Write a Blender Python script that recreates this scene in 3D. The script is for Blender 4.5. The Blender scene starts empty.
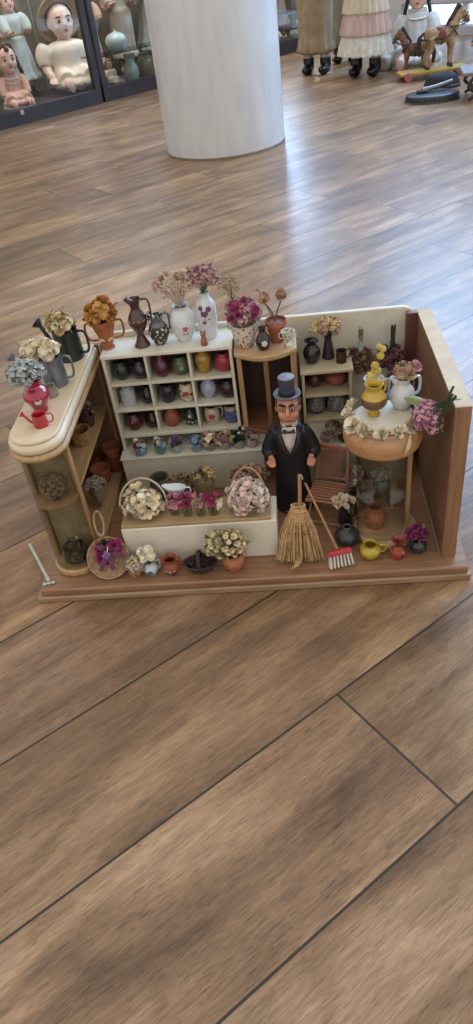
import bpy, math, random
from mathutils import Vector, Matrix
R = random.Random(7)
PI = math.pi
sc = bpy.context.scene
COL = sc.collection
mm = 0.001

EXPOSURE = 0.9
WORLD = ((1.0, .97, .93, 1), .54)
WIN = 12.0
WZ0, WZ1 = 1.75, 3.5
FL = ('574230', '8a6c50', 'b89877')
CASE_W = 9.0
# ------------------------------------------------------------------ materials
def lin(c):
    if isinstance(c, str):
        c = tuple(int(c[i:i+2], 16) / 255 for i in (0, 2, 4))
    return tuple((x / 12.92 if x <= 0.04045 else ((x + 0.055) / 1.055) ** 2.4) for x in c) + (1.0,)

MATS = {}
def mat(name, c1, c2=None, rough=0.5, scale=60, bump=0.0, metal=0.0, coat=0.0, rnd=False, detail=4, stretch=None, spec=None, sheen=0.0):
    """procedural: noise blends two colours; rnd: each object also picks its own mix"""
    if name in MATS: return MATS[name]
    m = bpy.data.materials.new(name); m.use_nodes = True
    nt = m.node_tree; N = nt.nodes; L = nt.links
    b = N['Principled BSDF']
    b.inputs['Roughness'].default_value = rough
    b.inputs['Metallic'].default_value = metal
    if coat: b.inputs['Coat Weight'].default_value = coat
    if spec is not None: b.inputs['Specular IOR Level'].default_value = spec
    if sheen: b.inputs['Sheen Weight'].default_value = sheen
    tc = N.new('ShaderNodeTexCoord')
    mp = N.new('ShaderNodeMapping'); L.new(tc.outputs['Object'], mp.inputs['Vector'])
    if stretch: mp.inputs['Scale'].default_value = stretch
    nz = N.new('ShaderNodeTexNoise'); nz.inputs['Scale'].default_value = scale; nz.inputs['Detail'].default_value = detail
    L.new(mp.outputs['Vector'], nz.inputs['Vector'])
    mix = N.new('ShaderNodeMix'); mix.data_type = 'RGBA'
    mix.inputs['A'].default_value = lin(c1); mix.inputs['B'].default_value = lin(c2 or c1)
    ramp = N.new('ShaderNodeMapRange'); ramp.inputs['From Min'].default_value = 0.35; ramp.inputs['From Max'].default_value = 0.65
    L.new(nz.outputs['Fac'], ramp.inputs['Value'])
    if rnd:
        oi = N.new('ShaderNodeObjectInfo')
        mx = N.new('ShaderNodeMath'); mx.operation = 'MULTIPLY_ADD'
        L.new(oi.outputs['Random'], mx.inputs[0]); mx.inputs[1].default_value = 0.7
        ms = N.new('ShaderNodeMath'); ms.operation = 'MULTIPLY'; ms.inputs[1].default_value = 0.3
        L.new(ramp.outputs['Result'], ms.inputs[0]); L.new(ms.outputs[0], mx.inputs[2])
        L.new(mx.outputs[0], mix.inputs['Factor'])
    else:
        L.new(ramp.outputs['Result'], mix.inputs['Factor'])
    L.new(mix.outputs['Result'], b.inputs['Base Color'])
    if bump:
        bp = N.new('ShaderNodeBump'); bp.inputs['Strength'].default_value = bump; bp.inputs['Distance'].default_value = 0.001
        L.new(nz.outputs['Fac'], bp.inputs['Height']); L.new(bp.outputs['Normal'], b.inputs['Normal'])
    MATS[name] = m
    return m

def wood(name, c1, c2, axis='x', rough=0.45, s=14, coat=0.0):
    st = {'x': (0.12, 1.6, 1.6), 'y': (1.6, 0.12, 1.6), 'z': (1.6, 1.6, 0.12)}[axis]
    return mat(name, c1, c2, rough=rough, scale=s * 8, bump=0.08, stretch=st, detail=6, coat=coat)

def speckle(name, base, dots, scale=300, thr=0.55, rough=0.4):
    if name in MATS: return MATS[name]
    m = bpy.data.materials.new(name); m.use_nodes = True
    nt = m.node_tree; N = nt.nodes; L = nt.links
    b = N['Principled BSDF']; b.inputs['Roughness'].default_value = rough
    tc = N.new('ShaderNodeTexCoord'); vo = N.new('ShaderNodeTexVoronoi'); vo.inputs['Scale'].default_value = scale
    L.new(tc.outputs['Object'], vo.inputs['Vector'])
    st = N.new('ShaderNodeMath'); st.operation = 'LESS_THAN'; st.inputs[1].default_value = thr
    L.new(vo.outputs['Distance'], st.inputs[0])
    mix = N.new('ShaderNodeMix'); mix.data_type = 'RGBA'; mix.inputs['A'].default_value = lin(base)
    cr = N.new('ShaderNodeValToRGB'); e = cr.color_ramp; e.interpolation = 'CONSTANT'
    e.elements[0].color = lin(dots[0]); e.elements[1].position = 1 / len(dots); e.elements[1].color = lin(dots[1 % len(dots)])
    for i in range(2, len(dots)):
        el = e.elements.new(i / len(dots)); el.color = lin(dots[i])
    sp = N.new('ShaderNodeSeparateColor'); L.new(vo.outputs['Color'], sp.inputs[0]); L.new(sp.outputs[0], cr.inputs['Fac'])
    L.new(st.outputs[0], mix.inputs['Factor']); L.new(cr.outputs['Color'], mix.inputs['B']); L.new(mix.outputs['Result'], b.inputs['Base Color'])
    MATS[name] = m
    return m

def glass(name, tint='f4f6f4', gloss=0.03, rough=0.02):
    if name in MATS: return MATS[name]
    m = bpy.data.materials.new(name); m.use_nodes = True
    nt = m.node_tree; N = nt.nodes; L = nt.links
    N.remove(N['Principled BSDF'])
    tr = N.new('ShaderNodeBsdfTransparent'); tr.inputs['Color'].default_value = lin(tint)
    gl = N.new('ShaderNodeBsdfGlossy'); gl.inputs['Roughness'].default_value = rough
    lw = N.new('ShaderNodeLayerWeight'); pw = N.new('ShaderNodeMath'); pw.operation = 'POWER'; pw.inputs[1].default_value = 4.0; L.new(lw.outputs['Facing'], pw.inputs[0])
    fr = N.new('ShaderNodeMath'); fr.operation = 'MULTIPLY_ADD'; fr.inputs[1].default_value = .55; fr.inputs[2].default_value = .025; L.new(pw.outputs[0], fr.inputs[0])
    nz = N.new('ShaderNodeTexNoise'); nz.inputs['Scale'].default_value = 25
    ad = N.new('ShaderNodeMath'); ad.operation = 'MULTIPLY_ADD'; ad.inputs[1].default_value = gloss
    L.new(nz.outputs['Fac'], ad.inputs[0]); L.new(fr.outputs[0], ad.inputs[2])
    mx = N.new('ShaderNodeMixShader'); L.new(ad.outputs[0], mx.inputs['Fac'])
    L.new(tr.outputs[0], mx.inputs[1]); L.new(gl.outputs[0], mx.inputs[2])
    L.new(mx.outputs[0], N['Material Output'].inputs['Surface'])
    MATS[name] = m
    return m

# ------------------------------------------------------------------ mesh builder
class MB:
    def __init__(s): s.v = []; s.f = []; s.m = []
    def add(s, vs, fs, mi=0, T=None):
        o = len(s.v)
        s.v += [tuple(T @ Vector(v)) if T is not None else tuple(v) for v in vs]
        s.f += [tuple(i + o for i in f) for f in fs]; s.m += [mi] * len(fs)
    def mesh(s, name, mats, smooth=40):
        me = bpy.data.meshes.new(name); me.from_pydata(s.v, [], s.f)
        for m in (mats if isinstance(mats, (list, tuple)) else [mats]): me.materials.append(m)
        me.polygons.foreach_set('material_index', s.m)
        if smooth:
            me.polygons.foreach_set('use_smooth', [True] * len(s.f))
            me.update(); me.set_sharp_from_angle(angle=math.radians(smooth))
        me.update(); return me
    def build(s, name, mats, parent=None, loc=(0, 0, 0), rot=(0, 0, 0), smooth=40, bevel=0.0, label=None):
        o = bpy.data.objects.new(name, s.mesh(name, mats, smooth)); COL.objects.link(o)
        o.location = loc; o.rotation_euler = rot; o.parent = parent
        if bevel:
            b = o.modifiers.new('bevel', 'BEVEL'); b.width = bevel; b.segments = 2; b.limit_method = 'ANGLE'; b.harden_normals = False
        if label: o['label'] = label
        return o

def tag(o, label, cat, group=None, kind=None):
    o['label'] = label; o['category'] = cat
    if group: o['group'] = group
    if kind: o['kind'] = kind
    return o
def thing(name, label, cat, loc=(0, 0, 0), rz=0.0, group=None, rot=None, scale=None):
    o = bpy.data.objects.new(name, None); COL.objects.link(o); o.empty_display_size = 0.01
    o.location = loc; o.rotation_euler = rot or (0, 0, rz)
    if scale: o.scale = (scale,) * 3
    return tag(o, label, cat, group)
def struct(o):
    o['kind'] = 'structure'; return o

def box(mb, x0, x1, y0, y1, z0, z1, mi=0, T=None):
    v = [(x0, y0, z0), (x1, y0, z0), (x1, y1, z0), (x0, y1, z0), (x0, y0, z1), (x1, y0, z1), (x1, y1, z1), (x0, y1, z1)]
    mb.add(v, [(3, 2, 1, 0), (4, 5, 6, 7), (0, 1, 5, 4), (1, 2, 6, 5), (2, 3, 7, 6), (3, 0, 4, 7)], mi, T)
def prism(mb, pts, z0, z1, mi=0, T=None):
    n = len(pts)
    v = [(x, y, z0) for x, y in pts] + [(x, y, z1) for x, y in pts]
    f = [tuple(range(n - 1, -1, -1)), tuple(range(n, 2 * n))] + [(i, (i + 1) % n, n + (i + 1) % n, n + i) for i in range(n)]
    mb.add(v, f, mi, T)
def lathe(mb, prof, seg=24, c=(0, 0, 0), mi=0, T=None, mod=None, sx=1.0, sy=1.0, u=mm, arc=None):
    """prof [(r, z[, mat])] in mm"""
    n = seg + (1 if arc else 0)
    a0, a1 = arc or (0, 2 * PI)
    vs = []
    for p in prof:
        for k in range(n):
            a = a0 + (a1 - a0) * k / seg
            r = p[0] * u; z = p[1] * u
            if mod: r, z = mod(a, p[0], p[1], r, z)
            vs.append((c[0] + r * math.cos(a) * sx, c[1] + r * math.sin(a) * sy, c[2] + z))
    for i in range(len(prof) - 1):
        fs = []
        for k in range(seg):
            k2 = k + 1 if arc else (k + 1) % seg
            fs.append((i * n + k, i * n + k2, (i + 1) * n + k2, (i + 1) * n + k))
        m_ = prof[i + 1][2] if len(prof[i + 1]) > 2 else mi
        if i == 0: mb.add(vs, fs, m_, T); base = len(mb.v) - len(vs)
        else:
            mb.f += [tuple(j + base for j in f) for f in fs]; mb.m += [m_] * len(fs)
def hollow(prof, wall=0.9, depth=None):
    """outer profile bottom->top becomes a closed thin vessel"""
    z0 = prof[0][1]; floor = z0 + wall if depth is None else prof[-1][1] - depth
    inner = [(max(p[0] - wall, 0.2),) + tuple(p[1:]) for p in prof if p[1] > floor]
    return [(0, z0)] + list(prof) + inner[::-1] + [(0, floor + 0.1)]
def smoothprof(pts, n=4):
    """Catmull-Rom through the profile points"""
    out = []
    P = [pts[0]] + list(pts) + [pts[-1]]
    for i in range(1, len(P) - 2):
        p0, p1, p2, p3 = P[i - 1], P[i], P[i + 1], P[i + 2]
        for k in range(n):
            t = k / n
            q = []
            for d in range(2):
                q.append(0.5 * (2 * p1[d] + (p2[d] - p0[d]) * t + (2 * p0[d] - 5 * p1[d] + 4 * p2[d] - p3[d]) * t * t + (3 * p1[d] - p0[d] - 3 * p2[d] + p3[d]) * t ** 3))
            out.append((max(q[0], 0.05), q[1]) + tuple(p1[2:]))
    out.append(tuple(pts[-1]))
    return out
def catmull(pts, n=6):
    P = [Vector(p) for p in pts]; P = [P[0] * 2 - P[1]] + P + [P[-1] * 2 - P[-2]]
    out = []
    for i in range(1, len(P) - 2):
        for k in range(n):
            t = k / n; a, b, c, d = P[i - 1], P[i], P[i + 1], P[i + 2]
            out.append(0.5 * (2 * b + (c - a) * t + (2 * a - 5 * b + 4 * c - d) * t * t + (3 * b - a - 3 * c + d) * t ** 3))
    out.append(P[-2]); return out
def tube(mb, pts, r, seg=8, mi=0, T=None, closed=False, flat=1.0):
    P = [Vector(p) for p in pts]; n = len(P)
    rs = r if isinstance(r, (list, tuple)) else [r] * n
    if len(rs) != n: rs = [rs[0] + (rs[-1] - rs[0]) * i / (n - 1) for i in range(n)] if len(rs) == 2 else [rs[min(int(i * len(rs) / n), len(rs) - 1)] for i in range(n)]
    tn = []
    for i in range(n):
        a = P[(i - 1) % n] if (closed or i > 0) else P[0]; b = P[(i + 1) % n] if (closed or i < n - 1) else P[-1]
        d = b - a; tn.append(d.normalized() if d.length > 1e-12 else Vector((0, 0, 1)))
    up = Vector((0, 0, 1)) if abs(tn[0].z) < 0.9 else Vector((1, 0, 0))
    nr = (up - tn[0] * up.dot(tn[0])).normalized()
    vs = []
    for i in range(n):
        nr = nr - tn[i] * nr.dot(tn[i]); nr.normalize(); bn = tn[i].cross(nr)
        for k in range(seg):
            a = 2 * PI * k / seg
            vs.append(P[i] + (nr * math.cos(a) * flat + bn * math.sin(a)) * rs[i])
    fs = []
    for i in range(n if closed else n - 1):
        j = (i + 1) % n
        for k in range(seg):
            fs.append((i * seg + k, i * seg + (k + 1) % seg, j * seg + (k + 1) % seg, j * seg + k))
    if not closed:
        fs += [tuple(range(seg - 1, -1, -1)), tuple((n - 1) * seg + k for k in range(seg))]
    mb.add(vs, fs, mi, T)
def ball(mb, c, r, mi=0, seg=14, T=None, rot=None):
    rx, ry, rz = r if isinstance(r, (tuple, list)) else (r, r, r)
    rg = max(seg * 2 // 3, 5)
    vs = [Vector((0, 0, -rz))]
    for i in range(1, rg):
        t = -PI / 2 + PI * i / rg
        for k in range(seg):
            a = 2 * PI * k / seg; vs.append(Vector((rx * math.cos(t) * math.cos(a), ry * math.cos(t) * math.sin(a), rz * math.sin(t))))
    vs.append(Vector((0, 0, rz)))
    if rot is not None: vs = [rot @ v for v in vs]
    vs = [v + Vector(c) for v in vs]
    fs = [(0, 1 + (k + 1) % seg, 1 + k) for k in range(seg)]
    for i in range(rg - 2):
        for k in range(seg):
            a = 1 + i * seg + k; b = 1 + i * seg + (k + 1) % seg; fs.append((a, b, b + seg, a + seg))
    t = len(vs) - 1; o = 1 + (rg - 2) * seg
    fs += [(o + k, o + (k + 1) % seg, t) for k in range(seg)]
    mb.add(vs, fs, mi, T)
def look(d, roll=0.0):
    d = Vector(d).normalized()
    return d.to_track_quat('Z', 'Y').to_matrix().to_4x4() @ Matrix.Rotation(roll, 4, 'Z')
def TR(p, d=(0, 0, 1), roll=0.0, s=1.0):
    return Matrix.Translation(Vector(p)) @ look(d, roll) @ Matrix.Scale(s, 4)

def fuse(mb, voxel, smooth=4):
    """one continuous surface out of overlapping solids"""
    me = mb.mesh('tmp', [], 0); o = bpy.data.objects.new('tmp', me); COL.objects.link(o)
    r = o.modifiers.new('r', 'REMESH'); r.mode = 'VOXEL'; r.voxel_size = voxel
    if smooth: s = o.modifiers.new('s', 'SMOOTH'); s.iterations = smooth; s.factor = 0.5
    dg = bpy.context.evaluated_depsgraph_get(); ev = o.evaluated_get(dg)
    out = bpy.data.meshes.new_from_object(ev)
    bpy.data.objects.remove(o); bpy.data.meshes.remove(me)
    out.polygons.foreach_set('use_smooth', [True] * len(out.polygons)); out.update()
    return out
def put(name, me, m, parent=None, loc=(0, 0, 0), label=None):
    me.name = name; me.materials.clear()
    for q in (m if isinstance(m, (list, tuple)) else [m]): me.materials.append(q)
    o = bpy.data.objects.new(name, me); COL.objects.link(o); o.parent = parent; o.location = loc
    if label: o['label'] = label
    return o

# ------------------------------------------------------------------ flowers
def petal(mb, L=1.0, W=0.8, cup=0.3, curl=0.3, T=None, n=4, wav=0.0, tip=1.2, mi=0):
    vs = []; fs = []
    ph = R.random() * 6
    for i in range(n + 1):
        t = i / n
        w = W * 0.5 * math.sin(PI * min(t * (1 - tip * 0.35) + 0.12, 1)) ** 0.7
        for j in range(n + 1):
            s = j / n * 2 - 1
            x = s * w; y = t * L
            z = cup * (s * s) * w + curl * t * t + wav * math.sin(s * 5 + ph) * t
            vs.append((x, y, z))
    for i in range(n):
        for j in range(n):
            a = i * (n + 1) + j; fs.append((a, a + 1, a + n + 2, a + n + 1))
    mb.add(vs, fs, mi, T)
def petal_at(mb, az, tilt, base, **k):
    """petal starts at radius base, direction az, raised by tilt (0 flat, pi/2 upright)"""
    T = Matrix.Rotation(az, 4, 'Z') @ Matrix.Translation((0, base, k.pop('z', 0))) @ Matrix.Rotation(tilt, 4, 'X')
    petal(mb, T=k.pop('P', Matrix.Identity(4)) @ T, **k)
def m_rose(i):
    mb = MB()
    ball(mb, (0, 0, 0.15), (0.3, 0.3, 0.38), seg=8)
    for rg, (n, tilt, L, W, b, z) in enumerate([(4, 1.45, .55, .62, .14, .1), (5, 1.15, .68, .85, .14, 0), (6, .75, .75, .95, .16, -.1), (6, .35, .75, 1.0, .2, -.2)]):
        for k in range(n):
            petal_at(mb, 2 * PI * k / n + rg * .6 + R.uniform(-.2, .2), tilt + R.uniform(-.15, .15), b, z=z, L=L * R.uniform(.9, 1.1), W=W, cup=.5, curl=-.15 if rg > 1 else -.3, n=3, wav=.04)
    return mb
def m_carnation(i):
    mb = MB()
    for k in range(22):
        t = R.uniform(.1, 1.5)
        petal_at(mb, R.uniform(0, 6.28), t, .05, L=R.uniform(.7, 1.0), W=.6, cup=.2, curl=R.uniform(-.2, .2), n=3, wav=.14, tip=1.3)
    return mb
def m_daisy(i):
    mb = MB()
    n = 6
    for k in range(n):
        petal_at(mb, 2 * PI * k / n, R.uniform(.2, .6), .08, L=.9, W=.75, cup=.25, curl=.1, n=3, wav=.05)
    ball(mb, (0, 0, .1), (.2, .2, .16), 1, 8)
    return mb
def m_puff(i):
    mb = MB()
    for k in range(16):
        z = 1 - 1.5 * (k + .5) / 16; a = k * 2.4; r = math.sqrt(max(0, 1 - z * z))
        d = Vector((r * math.cos(a), r * math.sin(a), z)) + Vector((R.uniform(-.2, .2), R.uniform(-.2, .2), R.uniform(-.2, .2)))
        T = TR(d.normalized() * R.uniform(.55, .78), d, R.random() * 6)
        for q in range(4):
            petal_at(mb, q * PI / 2, R.uniform(.1, .6), .02, P=T, L=.36, W=.36, cup=.2, curl=.05, n=2)
    ball(mb, (0, 0, 0), .42, 1, 8)
    return mb
def m_bud(i):
    mb = MB()
    for rg, (n, s) in enumerate([(3, .85), (4, 1.0)]):
        for k in range(n):
            petal_at(mb, 2 * PI * k / n + rg * .5, 1.25 - rg * .12, .18, L=1.35 * s, W=1.0, cup=.55, curl=-.45, n=4)
    ball(mb, (0, 0, .3), (.32, .32, .55), seg=8)
    return mb
def m_seedball(i):
    mb = MB()
    ball(mb, (0, 0, 0), .85, 0, 12)
    for k in range(26):
        z = 1 - 2 * (k + .5) / 26; a = k * 2.4; r = math.sqrt(1 - z * z)
        ball(mb, (r * .8 * math.cos(a), r * .8 * math.sin(a), .8 * z), .22, 0, 5)
    return mb
def m_spray(i):
    mb = MB()
    for k in range(7):
        e = Vector((R.uniform(-.6, .6), R.uniform(-.6, .6), R.uniform(.5, 1)))
        tube(mb, [(0, 0, -.4), e * .5 + Vector((0, 0, -.1)), e], .03, 4, 1)
        for q in range(4):
            ball(mb, e + Vector((R.uniform(-.22, .22), R.uniform(-.22, .22), R.uniform(-.2, .2))), R.uniform(.1, .17), 0, 5)
    return mb
BLOOM = {}
def bloom_mesh(kind, m, core):
    k = (kind, m.name, core.name)
    if k not in BLOOM:
        BLOOM[k] = [globals()['m_' + kind](i).mesh('blossom', [m, core], 60) for i in range(2)]
    return R.choice(BLOOM[k])
C_STEM = lambda: mat('stem_green', '5a6238', '6f6a45', rough=.7)
C_LEAF = lambda: mat('dried_leaf', '59633c', '737048', rough=.7, rnd=False)
def blossom(parent, kind, m, pos, d, s, core=None, label=None):
    o = bpy.data.objects.new('blossom', bloom_mesh(kind, m, core or mat('flower_core', 'a8924e', '8a6f3c', rough=.8)))
    COL.objects.link(o); o.parent = parent
    o.matrix_local = TR(pos, d, R.random() * 6.28, s)
    if label: o['label'] = label
    return o
def leaf(mb, p, d, L, W, mi=0, curl=None):
    T = TR(p, d, R.random() * 6.28) @ Matrix.Rotation(PI / 2, 4, 'X')
    petal(mb, L, W, .4, (R.uniform(-.4, .4) if curl is None else curl) * L, T, 4, 0, .25, mi)
def dome(n, c, r, zmin=-0.15):
    out = []
    for k in range(n):
        z = 1 - (1 - zmin) * (k + .5) / n; a = k * 2.39996 + R.uniform(-.2, .2); q = math.sqrt(max(0, 1 - z * z))
        d = Vector((q * math.cos(a), q * math.sin(a), z))
        f = R.uniform(.86, 1.04)
        out.append((Vector(c) + Vector((d.x * r[0] * f, d.y * r[1] * f, d.z * r[2] * f)), Vector((d.x / r[0], d.y / r[1], d.z / r[2])).normalized()))
    return out
def bouquet(name, label, loc, c, r, n, kinds, size, stem_to=(0, 0, 0), leaves=8, cat='flowers', leafm=None, stemm=None, zmin=-.15, jit=.25, parent=None, leafsize=1.5, group=None, core=None, rz=0):
    """kinds: list of (bloom kind, material). c, r, stem_to in metres relative to loc"""
    t = parent or thing(name, label, cat, loc, rz, group)
    if n >= 9: n = int(n * 1.35); size *= .87
    pts = dome(n, c, r, zmin)
    st = MB()
    b = Vector(stem_to)
    for p, d in pts:
        k, m = R.choice(kinds)
        s = size * R.uniform(1 - jit, 1 + jit)
        blossom(t, k, m, p, d, s, core)
        if (p - b).length > .002:
            mid = (p + b) * .5 + Vector((R.uniform(-1, 1), R.uniform(-1, 1), 0)) * .1 * (p - b).length
            tube(st, [b + Vector((R.uniform(-.001, .001), R.uniform(-.001, .001), 0)), mid, p - d * s * .3], .0005, 4)
    st.build('stem', stemm or C_STEM(), t)
    if leaves:
        lf = MB()
        for p, d in dome(leaves, c, (r[0] * .95, r[1] * .95, r[2] * .8), -.5):
            leaf(lf, p, d + Vector((R.uniform(-.5, .5), R.uniform(-.5, .5), R.uniform(-.3, .3))), size * leafsize * R.uniform(.8, 1.3), size * leafsize * .5)
            if leaves <= 7: lf.build('leaf', leafm or C_LEAF(), t); lf = MB()
        if leaves > 7: lf.build('leaf', leafm or C_LEAF(), t)
    return t

# ------------------------------------------------------------------ camera, light, setting
CAM_P = (0.4058, -0.7264, 0.75)
CX = Vector((0.9935, 0.0310, -0.1096)); CZ = Vector((-0.0937, 0.7694, -0.6318)).normalized()
CX = (CX - CZ * CX.dot(CZ)).normalized(); CY = CZ.cross(CX)
cd = bpy.data.cameras.new('camera'); cam = bpy.data.objects.new('camera', cd); COL.objects.link(cam)
cd.sensor_fit = 'VERTICAL'; cd.sensor_height = 24; cd.lens = 24 * 708.5 / 1024; cd.clip_start = 0.02; cd.clip_end = 60
mw = Matrix((( CX.x, -CY.x, -CZ.x, CAM_P[0]), (CX.y, -CY.y, -CZ.y, CAM_P[1]), (CX.z, -CY.z, -CZ.z, CAM_P[2]), (0, 0, 0, 1)))
cam.matrix_world = mw; sc.camera = cam

sc.view_settings.view_transform = 'Standard'; sc.view_settings.look = 'None'
sc.view_settings.exposure = EXPOSURE; sc.view_settings.gamma = 1; sc.view_settings.use_curve_mapping = False
sc.cycles.use_denoising = True; sc.cycles.max_bounces = 6; sc.cycles.transparent_max_bounces = 12
sc.cycles.caustics_reflective = False; sc.cycles.caustics_refractive = False

w = bpy.data.worlds.new('world'); sc.world = w; w.use_nodes = True
bg = w.node_tree.nodes['Background']; bg.inputs[0].default_value = WORLD[0]; bg.inputs[1].default_value = WORLD[1]

# the laminate floor: planks 0.19 x 1.303 m running at 38 degrees to the shop
PA = math.radians(38.19); PW = 0.18995; PL = 1.303; PO = 0.78862
OU, OV = 0.17362223 * .75, 1.09581413 * .75
def plank_xy(u, v):
    du, dv = u - OU, v - OV
    a = -PA
    return (du * math.cos(a) + dv * math.sin(a), -du * math.sin(a) + dv * math.cos(a))
JOINT = {2: .356, -3: 1.597, -5: 1.772, -6: 1.409, -7: 1.724, -8: .861, -9: 1.349, -10: 1.656, -11: 1.286, -4: .62, -2: .98, -1: .6, 0: 1.02, 1: 1.15, 3: 1.0}
def floor_mesh():
    vs = []; fs = []; uv = []; rn = []
    rr = random.Random(11)
    for r in range(-32, 9):
        j = JOINT.get(r, rr.uniform(0, PL))
        for k in range(-4, 6):
            u0, u1 = j + k * PL, j + (k + 1) * PL
            v1, v0 = PO - r * PW, PO - (r + 1) * PW
            b = len(vs)
            for (u, v) in ((u0, v0), (u1, v0), (u1, v1), (u0, v1)):
                vs.append((*plank_xy(u, v), 0))
            fs.append((b, b + 1, b + 2, b + 3)); uv += [(0, 0), (PL, 0), (PL, PW), (0, PW)]; rn.append(rr.random())
    me = bpy.data.meshes.new('floor'); me.from_pydata(vs, [], fs)
    ul = me.uv_layers.new(name='plank')
    for i, q in enumerate(uv): ul.data[i].uv = q
    at = me.attributes.new('plank_random', 'FLOAT', 'FACE')
    for i, q in enumerate(rn): at.data[i].value = q
    return me
def floor_mat():
    m = bpy.data.materials.new('laminate_planks'); m.use_nodes = True
    nt = m.node_tree; N = nt.nodes; L = nt.links; b = N['Principled BSDF']
    def mth(op, *a):
        n = N.new('ShaderNodeMath'); n.operation = op
        for i, q in enumerate(a):
            if hasattr(q, 'links'): L.new(q, n.inputs[i])
            else: n.inputs[i].default_value = q
        return n.outputs[0]
    def noise(vec, scale, det, rough=.55, dist=0):
        n = N.new('ShaderNodeTexNoise'); n.inputs['Scale'].default_value = scale; n.inputs['Detail'].default_value = det
        n.inputs['Roughness'].default_value = rough; n.inputs['Distortion'].default_value = dist; L.new(vec, n.inputs['Vector']); return n.outputs['Fac']
    def mixc(f, a, c, mode='MIX'):
        n = N.new('ShaderNodeMix'); n.data_type = 'RGBA'; n.blend_type = mode
        for s, q in (('Factor', f), ('A', a), ('B', c)):
            if hasattr(q, 'links'): L.new(q, n.inputs[s])
            else: n.inputs[s].default_value = q
        return n.outputs['Result']
    uvn = N.new('ShaderNodeUVMap'); uvn.uv_map = 'plank'
    at = N.new('ShaderNodeAttribute'); at.attribute_name = 'plank_random'; rnd = at.outputs['Fac']
    sx = N.new('ShaderNodeSeparateXYZ'); L.new(uvn.outputs[0], sx.inputs[0]); U, V = sx.outputs[0], sx.outputs[1]
    cb = N.new('ShaderNodeCombineXYZ'); L.new(mth('ADD', U, mth('MULTIPLY', rnd, 37.0)), cb.inputs[0]); L.new(V, cb.inputs[1]); L.new(mth('MULTIPLY', rnd, 11.0), cb.inputs[2])
    def sc_(x, y):
        mp = N.new('ShaderNodeMapping'); L.new(cb.outputs[0], mp.inputs['Vector']); mp.inputs['Scale'].default_value = (x, y, 1); return mp.outputs[0]
    streak = noise(sc_(2.2, 20), 1.0, 5, .6, .5)       # broad bands along the plank
    grain = noise(sc_(34, 420), 1.0, 6, .7, .8)       # fine fibres
    patch = noise(sc_(3.0, 5.5), 1.0, 4, .55, 1.2)      # cathedral-like blotches
    rays = noise(sc_(14, 40), 1.0, 4, .7, 1.5)
    base = N.new('ShaderNodeValToRGB'); L.new(mth('ADD', mth('MULTIPLY', streak, .55), mth('MULTIPLY', patch, .45)), base.inputs['Fac'])
    e = base.color_ramp; e.elements[0].position = .32; e.elements[0].color = lin(FL[0]); e.elements[1].position = .68; e.elements[1].color = lin(FL[2])
    q = e.elements.new(.5); q.color = lin(FL[1])
    tone = N.new('ShaderNodeMapRange'); L.new(rnd, tone.inputs['Value']); tone.inputs['To Min'].default_value = .76; tone.inputs['To Max'].default_value = 1.18
    gr = N.new('ShaderNodeMapRange'); L.new(grain, gr.inputs['Value']); gr.inputs['From Min'].default_value = .36; gr.inputs['From Max'].default_value = .62; gr.inputs['To Min'].default_value = .66; gr.inputs['To Max'].default_value = 1.1
    ry = N.new('ShaderNodeMapRange'); L.new(rays, ry.inputs['Value']); ry.inputs['From Min'].default_value = .3; ry.inputs['From Max'].default_value = .7; ry.inputs['To Min'].default_value = .88; ry.inputs['To Max'].default_value = 1.1
    k = mth('MULTIPLY', mth('MULTIPLY', tone.outputs[0], gr.outputs[0]), ry.outputs[0])
    col = mixc(1.0, base.outputs['Color'], k, 'MULTIPLY')
    pores = noise(sc_(55, 800), 1.0, 2, .5, .5)
    pm = N.new('ShaderNodeMapRange'); L.new(mth('ADD', pores, mth('MULTIPLY', patch, .22)), pm.inputs['Value']); pm.inputs['From Min'].default_value = .44; pm.inputs['From Max'].default_value = .50; pm.inputs['To Min'].default_value = .58; pm.inputs['To Max'].default_value = 1
    col = mixc(1.0, col, pm.outputs[0], 'MULTIPLY')
    hue = N.new('ShaderNodeValToRGB'); L.new(mth('FRACT', mth('MULTIPLY', rnd, 7.13)), hue.inputs['Fac']); hue.color_ramp.elements[0].color = (1.05, 1.0, .86, 1); hue.color_ramp.elements[1].color = (1.0, .97, 1.0, 1)
    col = mixc(1.0, col, hue.outputs['Color'], 'MULTIPLY')
    # dark open pores and knots
    vo = N.new('ShaderNodeTexVoronoi'); vo.inputs['Scale'].default_value = 1.0; L.new(sc_(2.6, 6.5), vo.inputs['Vector'])
    kn = N.new('ShaderNodeMapRange'); L.new(mth('ADD', vo.outputs['Distance'], mth('MULTIPLY', rays, .16)), kn.inputs['Value']); kn.inputs['From Min'].default_value = .08; kn.inputs['From Max'].default_value = .2; kn.inputs['To Min'].default_value = .62; kn.inputs['To Max'].default_value = 1
    col = mixc(1.0, col, kn.outputs[0], 'MULTIPLY')
    # bevelled dark gap round each plank
    eu = mth('MINIMUM', U, mth('SUBTRACT', PL, U)); ev = mth('MINIMUM', V, mth('SUBTRACT', PW, V)); ed = mth('MINIMUM', eu, ev)
    gap = N.new('ShaderNodeMapRange'); L.new(ed, gap.inputs['Value']); gap.inputs['From Min'].default_value = .0010; gap.inputs['From Max'].default_value = .0020
    col = mixc(gap.outputs[0], lin('2e251e'), col)
    L.new(col, b.inputs['Base Color'])
    rg = N.new('ShaderNodeMapRange'); L.new(grain, rg.inputs['Value']); rg.inputs['To Min'].default_value = .26; rg.inputs['To Max'].default_value = .40
    L.new(rg.outputs[0], b.inputs['Roughness'])
    b.inputs['Specular IOR Level'].default_value = .42
    bp = N.new('ShaderNodeBump'); bp.inputs['Strength'].default_value = .12; bp.inputs['Distance'].default_value = .0006
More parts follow.
